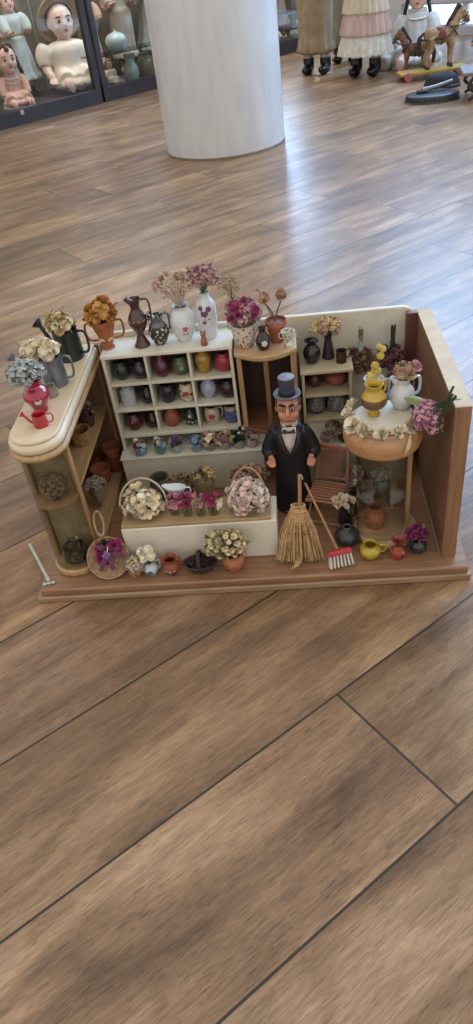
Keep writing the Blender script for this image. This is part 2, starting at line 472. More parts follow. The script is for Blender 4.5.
    L.new(mth('ADD', grain, mth('MULTIPLY', gap.outputs[0], 2.5)), bp.inputs['Height']); L.new(bp.outputs[0], b.inputs['Normal'])
    return m
fl = bpy.data.objects.new('floor', floor_mesh()); COL.objects.link(fl); fl.data.materials.append(floor_mat()); fl['kind'] = 'structure'

# the glazed display row runs along CD from CP; CN points behind its front
CP = Vector((-1.198, 3.80, 0)); CD = Vector((.7125, .7017, 0)).normalized(); CN = Vector((-CD.y, CD.x, 0))
TC = Matrix((( CD.x, CN.x, 0, CP.x), (CD.y, CN.y, 0, CP.y), (0, 0, 1, 0), (0, 0, 0, 1)))   # (along, behind, up)
def cw(s, o, z=0.0): return tuple(TC @ Vector((s, o, z)))
CASE_ROT = math.atan2(CD.y, CD.x)
M_WALL = mat('grey_plaster', 'b9b7b8', 'aeadb0', rough=.9, scale=8, bump=.05)
S_END = 3.15
def wall_obj(name, fn):
    mb = MB(); fn(mb); return struct(mb.build(name, M_WALL, smooth=0))
mw_ = MB()
def wl(mb):
    box(mb, -2.2, 2.62, .66, .76, 0, 3.7, T=TC); box(mb, 2.62, 3.10, .66, .76, 0, .62, T=TC); box(mb, 2.62, 3.10, .66, .76, 3.5, 3.7, T=TC); box(mb, 3.10, S_END, .66, .76, 0, 3.7, T=TC)
wall_obj('wall_left', wl)
# window wall, square to the display row, with low panes near the floor and tall ones above
TW = TC @ Matrix.Translation((S_END, 0, 0)) @ Matrix.Rotation(-PI / 2, 4, 'Z')   # x: towards the viewer's right, y: behind
NW = 4; X0 = .45; WW = 1.05
def wr(mb):
    box(mb, -.7, 5.2, .0, .12, 0, .05, T=TW)
    box(mb, -.7, 5.2, .0, .12, .19, WZ0, T=TW)
    box(mb, -.7, 5.2, .0, .12, WZ1, 3.7, T=TW)
    xs = [-.7] + [X0 + i * (WW + .1) for i in range(NW)] + [5.2]
    for (za, zb) in ((.05, .19), (WZ0, WZ1)):
        box(mb, -.7, X0, 0, .12, za, zb, T=TW)
        for i in range(NW - 1): box(mb, X0 + i * (WW + .1) + WW, X0 + (i + 1) * (WW + .1), 0, .12, za, zb, T=TW)
        box(mb, X0 + (NW - 1) * (WW + .1) + WW, 5.2, 0, .12, za, zb, T=TW)
wall_obj('wall_right', wr)
def emis(name, c, s):
    m = bpy.data.materials.new(name); m.use_nodes = True; nt = m.node_tree; N = nt.nodes; L = nt.links
    N.remove(N['Principled BSDF']); e = N.new('ShaderNodeEmission'); nz = N.new('ShaderNodeTexNoise'); nz.inputs['Scale'].default_value = 1.3
    mx = N.new('ShaderNodeMix'); mx.data_type = 'RGBA'; mx.inputs['A'].default_value = lin(c[0]); mx.inputs['B'].default_value = lin(c[1])
    L.new(nz.outputs['Fac'], mx.inputs['Factor']); L.new(mx.outputs['Result'], e.inputs['Color']); e.inputs['Strength'].default_value = s
    L.new(e.outputs[0], N['Material Output'].inputs['Surface']); return m
M_DAY = emis('daylit_frosted_pane', ('8fbff6', 'b0d4fb'), WIN)
M_DAYL = emis('daylit_low_pane', ('a9cdf0', 'c6dff8'), 1.3)
M_FRAME = mat('white_window_frame', 'd8dadc', 'cfd2d6', rough=.5)
for i in range(NW):
    xa = X0 + i * (WW + .1)
    mb = MB(); box(mb, xa, xa + WW, .05, .06, WZ0, WZ1, 0, TW); box(mb, xa, xa + WW, .05, .06, .05, .19, 2, TW)
    for (za, zb) in ((WZ0, WZ1), (.05, .19)):
        for (p, q) in ((xa, xa + .04), (xa + WW - .04, xa + WW), (xa + WW / 2 - .02, xa + WW / 2 + .02)): box(mb, p, q, .02, .05, za, zb, 1, TW)
        box(mb, xa, xa + WW, .02, .05, za, za + .03 if zb > 1 else za + .01, 1, TW); box(mb, xa, xa + WW, .02, .05, zb - .03 if zb > 1 else zb - .01, zb, 1, TW)
    struct(mb.build('window_%d' % (i + 1), [M_DAY, M_FRAME, M_DAYL], smooth=0))

mb = MB(); box(mb, 2.62, 3.10, .70, .71, .62, 3.5, 0, TC)
for (p, q) in ((2.62, 2.65), (3.07, 3.10)): box(mb, p, q, .67, .70, .62, 3.5, 1, TC)
for z in (.62, 1.55, 2.5, 3.47): box(mb, 2.65, 3.07, .67, .70, z, z + .03, 1, TC)
struct(mb.build('window_5', [M_DAY, M_FRAME], smooth=0))

# plastic-wrapped round pillar
col = thing('pillar', 'thick round pillar wrapped in whitish plastic film', 'pillar', (.163, 2.835, 0))
mb = MB()
def wrapmod(a, r, z, rr_, zz):
    return rr_ + .0004 * math.sin(z / 9 + 3 * math.sin(a * 2)) * (0.4 + 0.6 * math.sin(a * 3 + z / 160)) + .0025 * math.exp(-((a - 5.4 + .0004 * z) / .03) ** 2), zz
lathe(mb, [(268 + (2 if i % 7 == 0 else 0), i * 12) for i in range(2)] + [(269, 20 + i * 15) for i in range(170)], 96, mod=wrapmod)
mb.build('plastic_wrap', mat('wrap_film', 'd6d8da', 'cbced2', rough=.30, scale=9, bump=.35, stretch=(3, 3, .6), coat=.4), col)
mb = MB(); lathe(mb, [(264, 0), (264, 2600), (0, 2600)], 64)
mb.build('shaft', mat('pillar_paint', 'b9b7b4', 'aeaca9', rough=.8), col)
mb = MB(); lathe(mb, [(270, 0), (272, 1), (272, 6), (269, 8)], 96)
mb.build('base_seam', mat('dusty_tape', '8f8378', '7b6f66', rough=.7), col)

# ------------------------------------------------------------------ the miniature flower shop
CREAM = mat('cream_paint', 'dfd9c8', 'd2cab6', rough=.5, scale=25, bump=.05)
CREAMD = mat('aged_cream_paint', 'd8d1bd', 'cac2ac', rough=.55, scale=25, bump=.05)
OAKX = wood('oak_x', 'bd9b72', 'a5835b', 'x'); OAKY = wood('oak_y', 'bd9b72', 'a5835b', 'y'); OAKZ = wood('oak_z', 'b5906a', '9e7a54', 'z')
BASEW = wood('base_wood', 'a3866a', '8c7056', 'x', .4)
BROWN = wood('brown_wall_wood', '946e50', '805d43', 'z', .5)
BROWNY = wood('brown_wall_wood_y', '85634a', '72533d', 'y', .55)
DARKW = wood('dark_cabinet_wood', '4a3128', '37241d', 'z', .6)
SH = thing('miniature_shop', 'open-fronted miniature shop stage with wooden base, cream back and brown right wall', 'miniature shop', (0, 0, 0))
mb = MB(); box(mb, .0, .637, 0, .335, .0, .0105)
b1 = mb.build('base', BASEW, SH, bevel=.002)
mb = MB(); box(mb, .0065, .6335, .0035, .333, .0105, .0228)
b2 = mb.build('base', wood('floor_board', '9a7456', '835f45', 'x', .35), SH, bevel=.003)
def rr2(x0, x1, z0, z1, r):   # front outline with rounded upper right corner
    return [(x0, z0), (x1, z0)] + [(x1 - r + r * math.cos(a), z1 - r + r * math.sin(a)) for a in [i * PI / 12 for i in range(7)]] + [(x0, z1)]
TXZ = Matrix(((1, 0, 0, 0), (0, 0, 1, 0), (0, 1, 0, 0), (0, 0, 0, 1)))
mb = MB(); prism(mb, rr2(.1, .598, .0228, .2795, .022), .3135, .3215, T=TXZ)
mb.build('back_panel', CREAM, SH, bevel=.0015)
mb = MB(); box(mb, .012, .1, .3135, .3215, .0228, .262)
mb.build('back_panel', BROWN, SH, bevel=.001, label='brown left end of back panel')
mb = MB(); box(mb, .5985, .6185, .028, .312, .0228, .2715)
mb.build('side_wall', [BROWNY], SH, bevel=.0008)
mb = MB(); box(mb, .598, .6195, .0275, .313, .2716, .2735)
mb.build('wall_cap', mat('raw_pale_wood', 'cdbda0', 'c2ab8b', rough=.7, scale=40), SH, bevel=.0006)
mb = MB(); box(mb, .599, .6185, .0262, .0279, .0228, .2715)
mb.build('wall_end', BROWN, SH, bevel=.0006)
mb = MB(); box(mb, .5815, .5985, .303, .3135, .0228, .2725)
mb.build('corner_post', wood('reddish_post', '70483a', '603c30', 'z'), SH, bevel=.001)
mb = MB(); box(mb, .5975, .5988, .03, .312, .0228, .027)
mb.build('base_strip', mat('pale_strip', 'a39a92', '948b84', rough=.6), SH)

# left counter cabinet with half-round glass end
ZB = .0229
LC = thing('counter_cabinet', 'long narrow oak counter cabinet with cream top and half-round glass end', 'cabinet', (0, 0, ZB))
cxl, cyl, rl = .056, .065, .0325
def stadium(r, yb=.312, n=20, cx=cxl, cy=cyl):
    return [(cx + r * math.cos(PI + PI * i / n), cy + r * math.sin(PI + PI * i / n)) for i in range(n + 1)] + [(cx + r, yb), (cx - r, yb)]
mb = MB(); prism(mb, stadium(.036), 0, .0115); mb.build('bottom_board', OAKY, LC, bevel=.003)
mb = MB(); prism(mb, stadium(.0405), .2135, .2235); mb.build('top_moulding', OAKY, LC, bevel=.004)
mb = MB(); prism(mb, stadium(.0385), .2236, .2385); mb.build('top_slab', mat('warm_cream', 'dccfb2', 'd0c1a2', rough=.45, scale=20), LC, bevel=.0055)
mb = MB(); prism(mb, stadium(.0345), .2386, .2432); mb.build('top_board', mat('pale_top', 'd9c6a4', 'cfb895', rough=.5, scale=20, bump=.05, stretch=(2, .3, 1)), LC, bevel=.002)
mb = MB(); prism(mb, stadium(.031), .127, .131); mb.build('shelf', OAKY, LC, bevel=.0008)
GL = glass('case_glass', 'f0efe8', .05, .05)
mb = MB()
for (ra, rb) in ((rl, rl - .0012),):
    oa = [(cxl + ra * math.cos(PI + PI * i / 24), cyl + ra * math.sin(PI + PI * i / 24)) for i in range(25)]
    ob = [(cxl + rb * math.cos(2 * PI - PI * i / 24), cyl + rb * math.sin(2 * PI - PI * i / 24)) for i in range(25)]
    prism(mb, oa + ob, .0116, .2134)
mb.build('curved_glass', GL, LC)
mb = MB(); box(mb, .0845, .091, cyl + .001, cyl + .010, .0116, .2134); mb.build('post', OAKZ, LC, bevel=.001)
mb = MB(); box(mb, .0235, .027, cyl + .001, cyl + .006, .0116, .2134); mb.build('post', OAKZ, LC, bevel=.001)
mb = MB(); box(mb, .0855, .0905, .3072, .3118, .0116, .2134); mb.build('post', OAKZ, LC, bevel=.001)
mb = MB(); box(mb, .0235, .0275, cyl + .007, .311, .0116, .2134); mb.build('back_board', wood('dark_back_board', '6d4a34', '593b2a', 'y'), LC)
mb = MB(); box(mb, .0276, .084, cyl + .012, cyl + .0135, .0116, .1265); mb.build('inner_partition', mat('smoky_board', 'a89a82', '93856e', rough=.6), LC)
mb = MB(); box(mb, .0276, .084, cyl + .012, cyl + .0135, .1315, .2134); mb.build('inner_partition', mat('smoky_board', '7d7466'), LC)
mb = MB(); tube(mb, [(0, 0, 0), (-.0003, 0, .240)], .0015, 8)
tag(mb.build('thin_rod', mat('cream_rod', 'e3d3b4', 'd6c4a2', rough=.4), None, (.0980, .3112, .0229)), 'thin cream upright rod in the corner behind the terracotta pots', 'rod')

# white pigeonhole unit
PU = thing('pigeonhole_unit', 'cream painted shelf unit with nine pigeonholes of small pots', 'shelf unit', (.113, .25, 0))
uw, ud = .2015, .0625; zr = [.1275, .1745, .2215, .2715]
mb = MB()
box(mb, 0, .005, 0, ud, .097, zr[3] - .006); mb.build('side_panel', CREAMD, PU, bevel=.0008)
mb = MB(); box(mb, uw - .005, uw, 0, ud, zr[0], zr[3] - .006); mb.build('side_panel', CREAMD, PU, bevel=.0008)
mb = MB(); box(mb, -.001, uw + .001, -.0015, ud, zr[3] - .0058, zr[3]); mb.build('top_panel', CREAM, PU, bevel=.001)
for i in range(3):
    mb = MB(); box(mb, .0052, uw - .0052, .0003, ud, zr[i] - .0045 - (.002 if i == 0 else 0), zr[i]); mb.build('shelf', CREAMD, PU, bevel=.0007)
mb = MB(); box(mb, uw, uw + .014, -.0016, .010, zr[0] - .0066, zr[0] - .0024); mb.build('shelf_end', CREAMD, PU, bevel=.0007)
for i in range(3):
    for k in (1, 2):
        x = uw * k / 3 - .002; mb = MB(); box(mb, x, x + .004, .0006, ud - .002, zr[i] + .0001, (zr[i + 1] - .0046 if i < 2 else zr[3] - .0059)); mb.build('divider', CREAMD, PU, bevel=.0006)
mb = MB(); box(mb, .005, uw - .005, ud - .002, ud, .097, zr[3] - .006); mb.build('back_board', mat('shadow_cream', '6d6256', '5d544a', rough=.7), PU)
# stepped white plinth below it
PL_ = thing('display_plinth', 'long cream plinth below the pigeonholes carrying a row of tiny bouquets', 'plinth', (.112, .225, ZB))
mb = MB(); box(mb, 0, .236, 0, .086, 0, .0735); mb.build('body', CREAMD, PL_, bevel=.002)
mb = MB(); box(mb, -.0015, .2375, -.003, .086, .0736, .0740); mb.build('lip', CREAM, PL_, bevel=.0001)

# brown bow-fronted open cabinet
BC = thing('bow_front_cabinet', 'open oak cabinet with bowed front behind the top-hatted figure', 'cabinet', (.3645, .306, .0975))
def bow(w, d, b, n=14): return [(-w, 0), (-w, -d)] + [(-w + 2 * w * i / n, -d - b * math.sin(PI * i / n)) for i in range(1, n)] + [(w, -d), (w, 0)]
mb = MB(); prism(mb, bow(.0475, .066, .022)[::-1][::-1], .158, .1665); mb.build('top_panel', OAKX, BC, bevel=.002)
mb = MB(); prism(mb, bow(.0445, .063, .020), .028, .034); mb.build('bottom_panel', wood('mid_brown', '7a5238', '69442e', 'x'), BC, bevel=.001)
for x, wd in ((-.0445, .0075), (.037, .0085)):
    mb = MB(); box(mb, x, x + wd, -.066, -.058, .0341, .1579); mb.build('post', OAKZ, BC, bevel=.001)
mb = MB(); box(mb, -.0035, .0035, -.085, -.080, .0341, .1579); mb.build('mullion', wood('mid_brown_z', '8a6040', '7a5237', 'z'), BC, bevel=.001)
for x in (-.0445, .0425):
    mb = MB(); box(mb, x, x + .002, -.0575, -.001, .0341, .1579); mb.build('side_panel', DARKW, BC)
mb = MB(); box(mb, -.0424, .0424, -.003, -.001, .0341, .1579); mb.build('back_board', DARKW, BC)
mb = MB(); box(mb, -.033, .042, -.062, -.004, 0, .0279); mb.build('plinth', CREAMD, BC)

# small cream two-hole shelf on the right
WS = thing('small_shelf', 'small cream two-tier shelf right of the bow-fronted cabinet', 'shelf', (.4165, .242, 0))
sw, sd = .077, .069
for x in (0, sw - .0045):
    mb = MB(); box(mb, x, x + .0045, 0, sd, .128, .2155); mb.build('side_panel', mat('beige_paint', 'b7a888', 'a89a7b', rough=.6, scale=30), WS, bevel=.0008)
mb = MB(); box(mb, -.002, sw + .002, -.002, sd, .2156, .2205); mb.build('top_panel', mat('beige_paint', ''), WS, bevel=.001)
for z in (.1745, .1285):
    mb = MB(); box(mb, .0046, sw - .0046, .0004, sd, z, z + .0055); mb.build('shelf', mat('beige_paint', ''), WS, bevel=.0008)
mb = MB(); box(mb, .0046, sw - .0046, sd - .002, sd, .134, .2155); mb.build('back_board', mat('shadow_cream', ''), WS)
LB = thing('low_bench', 'low cream bench along the back wall behind the slatted chair', 'bench', (.414, .215, ZB))
mb = MB(); box(mb, 0, .166, 0, .0975, .0705, .0765); mb.build('bench_top', CREAMD, LB, bevel=.0012)
mb = MB(); box(mb, .003, .163, .004, .0965, 0, .0704); mb.build('body', mat('dull_cream', 'aaa08c', '9b917d', rough=.6, scale=20), LB)
mb = MB(); box(mb, .0025, sw - .002, .03, .0965, .0766, .1048); mb.build('riser', CREAMD, LB)

# white counter box
CB = thing('counter_box', 'cream counter box with inset wooden top holding two flower baskets', 'counter', (.138, .051, ZB))
mb = MB(); box(mb, 0, .229, 0, .058, 0, .0685); mb.build('body', CREAM, CB, bevel=.0015)
mb = MB(); box(mb, .001, .221, .0015, .0565, .0686, .0742); mb.build('top_board', mat('worn_counter_wood', 'b79b75', 'a18460', rough=.5, scale=30, bump=.06, stretch=(.25, 2, 1)), CB, bevel=.001)

# round glass showcase
VC = thing('round_showcase', 'round glass showcase with oak top and base at the right', 'showcase', (.5285, .094, ZB))
def disc(mb, prof, seg=48): lathe(mb, prof, seg)
mb = MB(); lathe(mb, [(0, 0), (44, 0), (47, 2), (47.5, 6), (46, 10), (43, 12), (0, 12)], 48); mb.build('base', wood('light_oak', 'c9a987', 'b5946f', 'x'), VC)
mb = MB(); lathe(mb, [(35.5, 12.1), (35.5, 165), (34.6, 165), (34.6, 12.1), (35.5, 12.1)], 48, c=(-.009, -.004, 0)); mb.build('glass_cylinder', glass('clear_glass', 'f5f4f1', .02, .02), VC)
mb = MB(); lathe(mb, [(0, 76), (34, 76), (34, 78), (0, 78)], 40, c=(-.009, -.004, 0)); mb.build('glass_shelf', glass('shelf_glass', 'e0e2de', .10, .05), VC)
mb = MB(); lathe(mb, [(0, 165.2), (43, 165.2), (51, 170), (53.5, 178), (54, 188), (52.5, 195), (48, 199.5), (0, 200)], 56, c=(-.0085, -.006, 0)); mb.build('top_slab', wood('orange_oak', 'bd8f65', 'ab7e55', 'x'), VC)
mb = MB(); lathe(mb, [(0, 200.1), (37, 200.1), (38, 202), (37, 204.5), (0, 205)], 48, c=(-.0075, .002, 0)); mb.build('cream_disc', CREAM, VC)
for a in (.05, 1.5):
    x, y = -.009 + .0395 * math.cos(a), -.004 + .0395 * math.sin(a); mb = MB(); box(mb, x - .0033, x + .0033, y - .0033, y + .0033, .0121, .165); mb.build('post', OAKZ, VC, bevel=.0008)
SHOP_TOP = {'lc': .2661, 'pu': .2716, 'bc': .2641, 'ws': .2206, 'vc': .2279, 'fl': .0229, 'cb': .0971, 'pl': .0969}

# ------------------------------------------------------------------ pots, jugs, vases
def glaze(n, a, b=None, rough=.25, **k): return mat('glaze_' + n, a, b, rough=rough, coat=k.pop('coat', .3), scale=k.pop('scale', 90), **k)
TERRA = mat('terracotta', 'a8654a', '8f5139', rough=.8, scale=120, bump=.1)
TERRAD = mat('dark_terracotta', '8a4f3c', '74402f', rough=.8, scale=120, bump=.1)
BLACKG = glaze('black', '1d1b1c', '272425')
def arc_handle(mb, z0, z1, r0, r1, out, th, a=0.0, n=10, mi=0, ell=1.0):
    """handle in the vertical plane at angle a, from (r0,z0) to (r1,z1), bulging to out (mm)"""
    pts = catmull([(r0, 0, z0), (r0 + (out - r0) * .75, 0, z0 + (z1 - z0) * .08), (out, 0, z0 + (z1 - z0) * .45), (r1 + (out - r1) * .85, 0, z1 - (z1 - z0) * .02), (r1, 0, z1)], 4)
    T = Matrix.Rotation(a, 4, 'Z') @ Matrix.Scale(mm, 4)
    tube(mb, pts, th, 8, mi, T)
def vessel(name, label, cat, loc, outer, m, wall=.9, handles=(), spout=None, band=None, neckband=None, mod=None, rot=0.0, group=None, smooth_n=3, inner=None, seg=28, marks=None, lid=None, lip=None, sx=1, sy=1):
    prof = smoothprof(outer, smooth_n)
    simple = not (handles or spout or band or marks or lid or neckband)
    mb = MB(); lathe(mb, hollow(prof, wall), seg, mod=mod or lip, sx=sx, sy=sy)
    if simple:
        return tag(mb.build(name, m, None, loc, (0, 0, rot)), label, cat, group)
    t = thing(name, label, cat, loc, rot, group)
    mb.build('body', m, t)
    for h in handles:
        hb = MB(); arc_handle(hb, *h[:6], a=h[6] if len(h) > 6 else 0)
        hb.build('handle', h[7] if len(h) > 7 else m, t)
    if spout: spout(t, m)
    if band:
        for (z0, z1, bm) in band:
            q = [(p[0] + .25, p[1]) for p in prof if z0 <= p[1] <= z1]
            bb = MB(); lathe(bb, [(q[0][0] - .4, q[0][1])] + q + [(q[-1][0] - .4, q[-1][1])], seg); bb.build('band', bm, t)
    if marks:
        rad = lambda z: min(prof, key=lambda p: abs(p[1] - z))[0]
        for (az, z, s, bm, kind) in marks:
            bb = MB(); r_ = rad(z)
            P = Vector((r_ * math.cos(az), r_ * math.sin(az), z)) * mm; d = Vector((math.cos(az), math.sin(az), .15))
            if kind == 'flower':
                for k in range(5):
                    q = TR(P, d) @ Vector((s * mm * .55 * math.cos(k * 1.257), s * mm * .55 * math.sin(k * 1.257), 0))
                    ball(bb, q, (s * mm * .5, s * mm * .5, .0004), seg=8, rot=look(d).to_3x3())
                ball(bb, P, (s * mm * .3, s * mm * .3, .0006), seg=6, rot=look(d).to_3x3())
                bb.build('painted_flower', bm, t)
            elif kind == 'leaf':
                for k in range(2):
                    q = TR(P, d) @ Vector(((k * 2 - 1) * s * mm * .7, -s * mm * .4, 0)); ball(bb, q, (s * mm * .55, s * mm * .25, .0004), seg=8, rot=look(d, .5 if k else -.5).to_3x3())
                bb.build('painted_leaf', bm, t)
            else:
                ball(bb, P, (s * mm * .5, s * mm * .5, .0006), seg=8, rot=look(d).to_3x3()); bb.build('painted_dot', bm, t)
    if lid: lid(t, m)
    return t
FR = -PI / 2
def gal(c1, c2=None): return mat('galv_' + c1, c1, c2, rough=.35, metal=.6, scale=60)

def watering_can(label, loc, r, h, m, rz=PI, sl=1.95, sh=1.08):
    """spout leaves along +x of the can, handle opposite"""
    t = thing('watering_can', label, 'watering can', loc, rz)
    mb = MB(); pr = [(r * 1.0, 0), (r, .5), (r * .97, h * .3), (r * .92, h), (r * .95, h + .4)]
    lathe(mb, hollow(pr, .7), 28); mb.build('body', m, t)
    mb = MB(); T = Matrix.Scale(mm, 4)
    pts = catmull([(r * .9, 0, h * .22), (r + r * (sl - 1) * .4, 0, h * (.22 + (sh - .22) * .35)), (r + r * (sl - 1) * .78, 0, h * (.22 + (sh - .22) * .8)), (r * sl, 0, h * sh)], 4)
    tube(mb, pts, [r * .17] * len(pts), 10, 0, T); sp = mb.build('spout', m, t)
    mb = MB(); d = Vector((.75, 0, .66)); P = Vector((r * sl, 0, h * sh)) * mm
    lathe(mb, [(0, -1), (r * .17, -1), (r * .42, r * .3), (r * .44, r * .36), (0, r * .42)], 18, T=TR(P, d)); mb.build('spout_rose', m, sp)
    mb = MB(); arc_handle(mb, h * .2, h * .95, r * .95, r * .9, r * 1.75, r * .1, PI); mb.build('handle', m, t)
    return t

# --- on the counter cabinet, back to front
zl = SHOP_TOP['lc']
DKG = glaze('bottle_green', '16241f', '21302a', rough=.3)
wc1 = watering_can('tall dark green watering can holding cream dried flowers, on the cabinet', (.0630, .2690, zl), 21.0, 47, DKG, rz=2.85)
CRM = mat('petal_cream', 'ecdfc2', 'd9c59f', rough=.8, rnd=True, scale=200)
CRM2 = mat('petal_straw', 'd8c193', 'b3966a', rough=.8, rnd=True, scale=200)
IVORY = mat('petal_ivory', 'f2ebda', 'e3d6b8', rough=.8, rnd=True, scale=200)
bouquet('dried_flowers', 'straw-coloured dried flower heads standing in the dark green watering can', (.0630, .2690, zl), (-.005, -.002, .056), (.020, .019, .016), 18, [('carnation', CRM2), ('rose', CRM)], .0085, (0, 0, .045), 6)
GAL = mat('galvanised', '8c929b', '747b86', rough=.38, metal=.75, scale=50)
wc2 = watering_can('grey galvanised watering can with cream flowers, middle of the cabinet top', (.0585, .187, zl), 18.0, 45, GAL, rz=3.05, sl=3.0, sh=.95)
bouquet('dried_flowers', 'large cream and white dried blooms in the galvanised watering can', (.0585, .187, zl), (-.008, -.004, .055), (.024, .017, .013), 15, [('rose', IVORY), ('carnation', CRM), ('rose', CRM)], .0105, (0, 0, .036), 5)
watering_can('tiny pale grey watering can beside the galvanised one', (.0605, .1510, zl), 8.2, 17, mat('pale_zinc', 'a19c90', '8d887d', rough=.4, metal=.3), rz=2.6)
REDG = glaze('raspberry', 'a81f3f', '8e1832', rough=.18, coat=.6)
vessel('vase', 'raspberry red vase with pale painted flower at the rounded cabinet end', 'vase', (.0535, .1130, zl), [(9.5, 0), (10, 1), (11, 8), (17, 20), (18.5, 25.5), (15, 33), (9.3, 38), (9, 42), (13, 49)], REDG,
       marks=[(FR + .35, 23, 5, mat('mark_pale', 'c9c2b4'), 'flower'), (FR + .35, 18, 4, mat('mark_green', '6d7a4a'), 'leaf')])
BLGR = mat('petal_bluegrey', 'b9bebc', '9ba3a3', rough=.85, rnd=True)
bouquet('dried_flowers', 'blue-grey papery hydrangea heads in the raspberry red vase', (.0535, .113, zl), (-.006, 0, .054), (.020, .015, .013), 9, [('puff', BLGR)], .0115, (0, 0, .036), 4, leafm=mat('grey_leaf', '77858a', '66747a', rough=.8))
watering_can('small bright red watering can at the front of the cabinet', (.0635, .0740, zl), 10.2, 17, glaze('red', 'b41f2f', '9c1626', coat=.6), rz=PI + .1)

# --- on top of the pigeonhole unit
zp = SHOP_TOP['pu']
vessel('urn', 'terracotta urn with two handles full of orange dried petals, left of the brown ewer', 'urn', (.1215, .2800, zp), [(10, 0), (10.5, 1.5), (8.5, 5), (12, 20), (17.5, 38), (21, 46), (22, 48)], mat('orange_clay', 'b06a42', '8f4f30', rough=.7, scale=120),
       handles=((14, 42, 12, 19, 29, 1.8, .15), (14, 42, 12, 19, 29, 1.8, PI + .15)), marks=[(FR + .2, 22, 9, mat('mark_cream', 'c9b48d'), 'leaf')])
ORG = mat('petal_orange', 'c98b3c', 'a45c26', rough=.85, rnd=True); ORG2 = mat('petal_amber', 'd7ab62', 'bd7f3c', rough=.85, rnd=True)
bouquet('dried_flowers', 'curly orange and amber dried petals heaped in the terracotta urn', (.1215, .280, zp), (0, 0, .052), (.019, .019, .021), 16, [('carnation', ORG), ('carnation', ORG2), ('rose', ORG2)], .0115, (0, 0, .04), 7, leafm=mat('amber_leaf', 'b3702f', '8a4a21', rough=.8))
EW = glaze('ewer_brown', '3c2420', '57342a', rough=.2)
def ewer_spout(t, m):
    mb = MB(); T = Matrix.Scale(mm, 4); tube(mb, catmull([(-3, 0, 69), (-8, 0, 72), (-12, 0, 77)], 4), [4.2] * 9, 10, 0, T); mb.build('spout', m, t)
vessel('ewer', 'tall dark brown ewer with high looped handle', 'ewer', (.1760, .2765, zp), [(12, 0), (12.5, 2), (10, 6), (6, 16), (6.2, 20), (13, 34), (14.5, 43), (11, 52), (7.5, 58), (7.2, 64), (9.5, 72), (10.5, 75)], EW,
       handles=((40, 73, 12, 8, 22, 1.6, 0),), spout=ewer_spout, band=[(30, 36, glaze('ewer_tan', '8d7156'))], marks=[(FR - .5, 46, 6, glaze('ewer_tan', ''), 'leaf'), (FR + .6, 46, 6, glaze('ewer_tan', ''), 'leaf')])
def bw_spout(t, m):
    mb = MB(); T = Matrix.Scale(mm, 4); tube(mb, catmull([(-5, 0, 41), (-9, 0, 45), (-13, 0, 50)], 4), [4.5] * 9, 10, 0, T); mb.build('spout', m, t)
BWG = speckle('black_cream_glaze', '2a2826', ['cfc8b5', '2a2826', 'b0a893'], 240, .42)
vessel('jug', 'squat black jug with cream streaks beside the brown ewer', 'jug', (.2045, .2785, zp), [(8, 0), (9, 1.5), (13, 10), (16, 19), (14, 28), (9.5, 35), (9, 40), (11, 46)], BWG, handles=((20, 46, 15, 8, 19, 2.2, .3, glaze('smoke', '6f7570', '555a57')),), spout=bw_spout,
       band=[(29, 46, glaze('smoke', ''))])
WPOR = glaze('white_porcelain', 'd6d9d8', 'cbd0d1', rough=.15, coat=.5)
MPINK = mat('mark_pink', 'b4556a'); MPUR = mat('mark_purple', '6d3a63'); MGRN = mat('mark_green', '')
vessel('vase', 'round white porcelain vase with small pink painted flower', 'vase', (.2425, .2850, zp), [(10, 0), (11, 2), (17, 14), (20, 27), (18, 40), (12.5, 48), (11.5, 51), (13, 55)], WPOR, marks=[(FR + .25, 25, 4.5, MPINK, 'flower'), (FR + .25, 18, 4, MGRN, 'leaf')])
PALEP = mat('petal_palepink', 'cfae9f', 'b48d84', rough=.85, rnd=True); WHEAT = mat('spray_wheat', 'd9c7b4', 'bfa28f', rough=.85, rnd=True)
bouquet('dried_flowers', 'spray of pale beige-pink dried stems fanning from the round white vase', (.2425, .285, zp), (-.006, -.002, .085), (.023, .016, .016), 24, [('spray', WHEAT), ('spray', PALEP)], .0095, (0, 0, .05), 0, stemm=mat('pale_stem', 'd0c4b0', 'b7a993', rough=.8))
vessel('vase', 'tall slim white porcelain vase with purple painted flowers', 'vase', (.2800, .2860, zp), [(11, 0), (12, 2), (14, 14), (15.2, 35), (15, 52), (11, 60), (8, 64), (7.6, 69), (9, 72)], WPOR,
       marks=[(FR - .1, 44, 6, MPUR, 'flower'), (FR + .35, 50, 4.5, MPUR, 'flower'), (FR - .45, 52, 4, MPUR, 'flower'), (FR + .1, 36, 4, MGRN, 'leaf'), (FR - .2, 30, 3.5, MPUR, 'flower')])
MAUVE = mat('petal_mauve', 'c39f9f', 'ab8485', rough=.85, rnd=True); DUSTY = mat('petal_dusty', 'c49c9b', 'a57c7f', rough=.85, rnd=True)
bouquet('dried_flowers', 'dusty mauve dried florets in the tall slim white vase', (.280, .286, zp), (.002, 0, .091), (.021, .016, .016), 15, [('puff', MAUVE), ('carnation', DUSTY)], .0098, (0, 0, .07), 4)
FIG = glaze('figurine_brown', '9a5c45', '7c4634')
t = thing('figurine', 'tiny reddish-brown pottery figurine at the foot of the tall white vase', 'figurine', (.2735, .2595, zp))
mb = MB(); lathe(mb, smoothprof([(0, 0), (5, 0), (5.5, 3), (4.5, 9), (3.2, 13), (.2, 15)], 3), 16); mb.build('body', FIG, t)
mb = MB(); ball(mb, (0, -.001, .0175), (.0042, .004, .0045)); ball(mb, (-.003, 0, .0215), (.0012, .001, .0022), seg=8); ball(mb, (.003, 0, .0215), (.0012, .001, .0022), seg=8); ball(mb, (0, -.0048, .0168), (.0015, .0015, .0012), seg=8); mb.build('head', FIG, t)

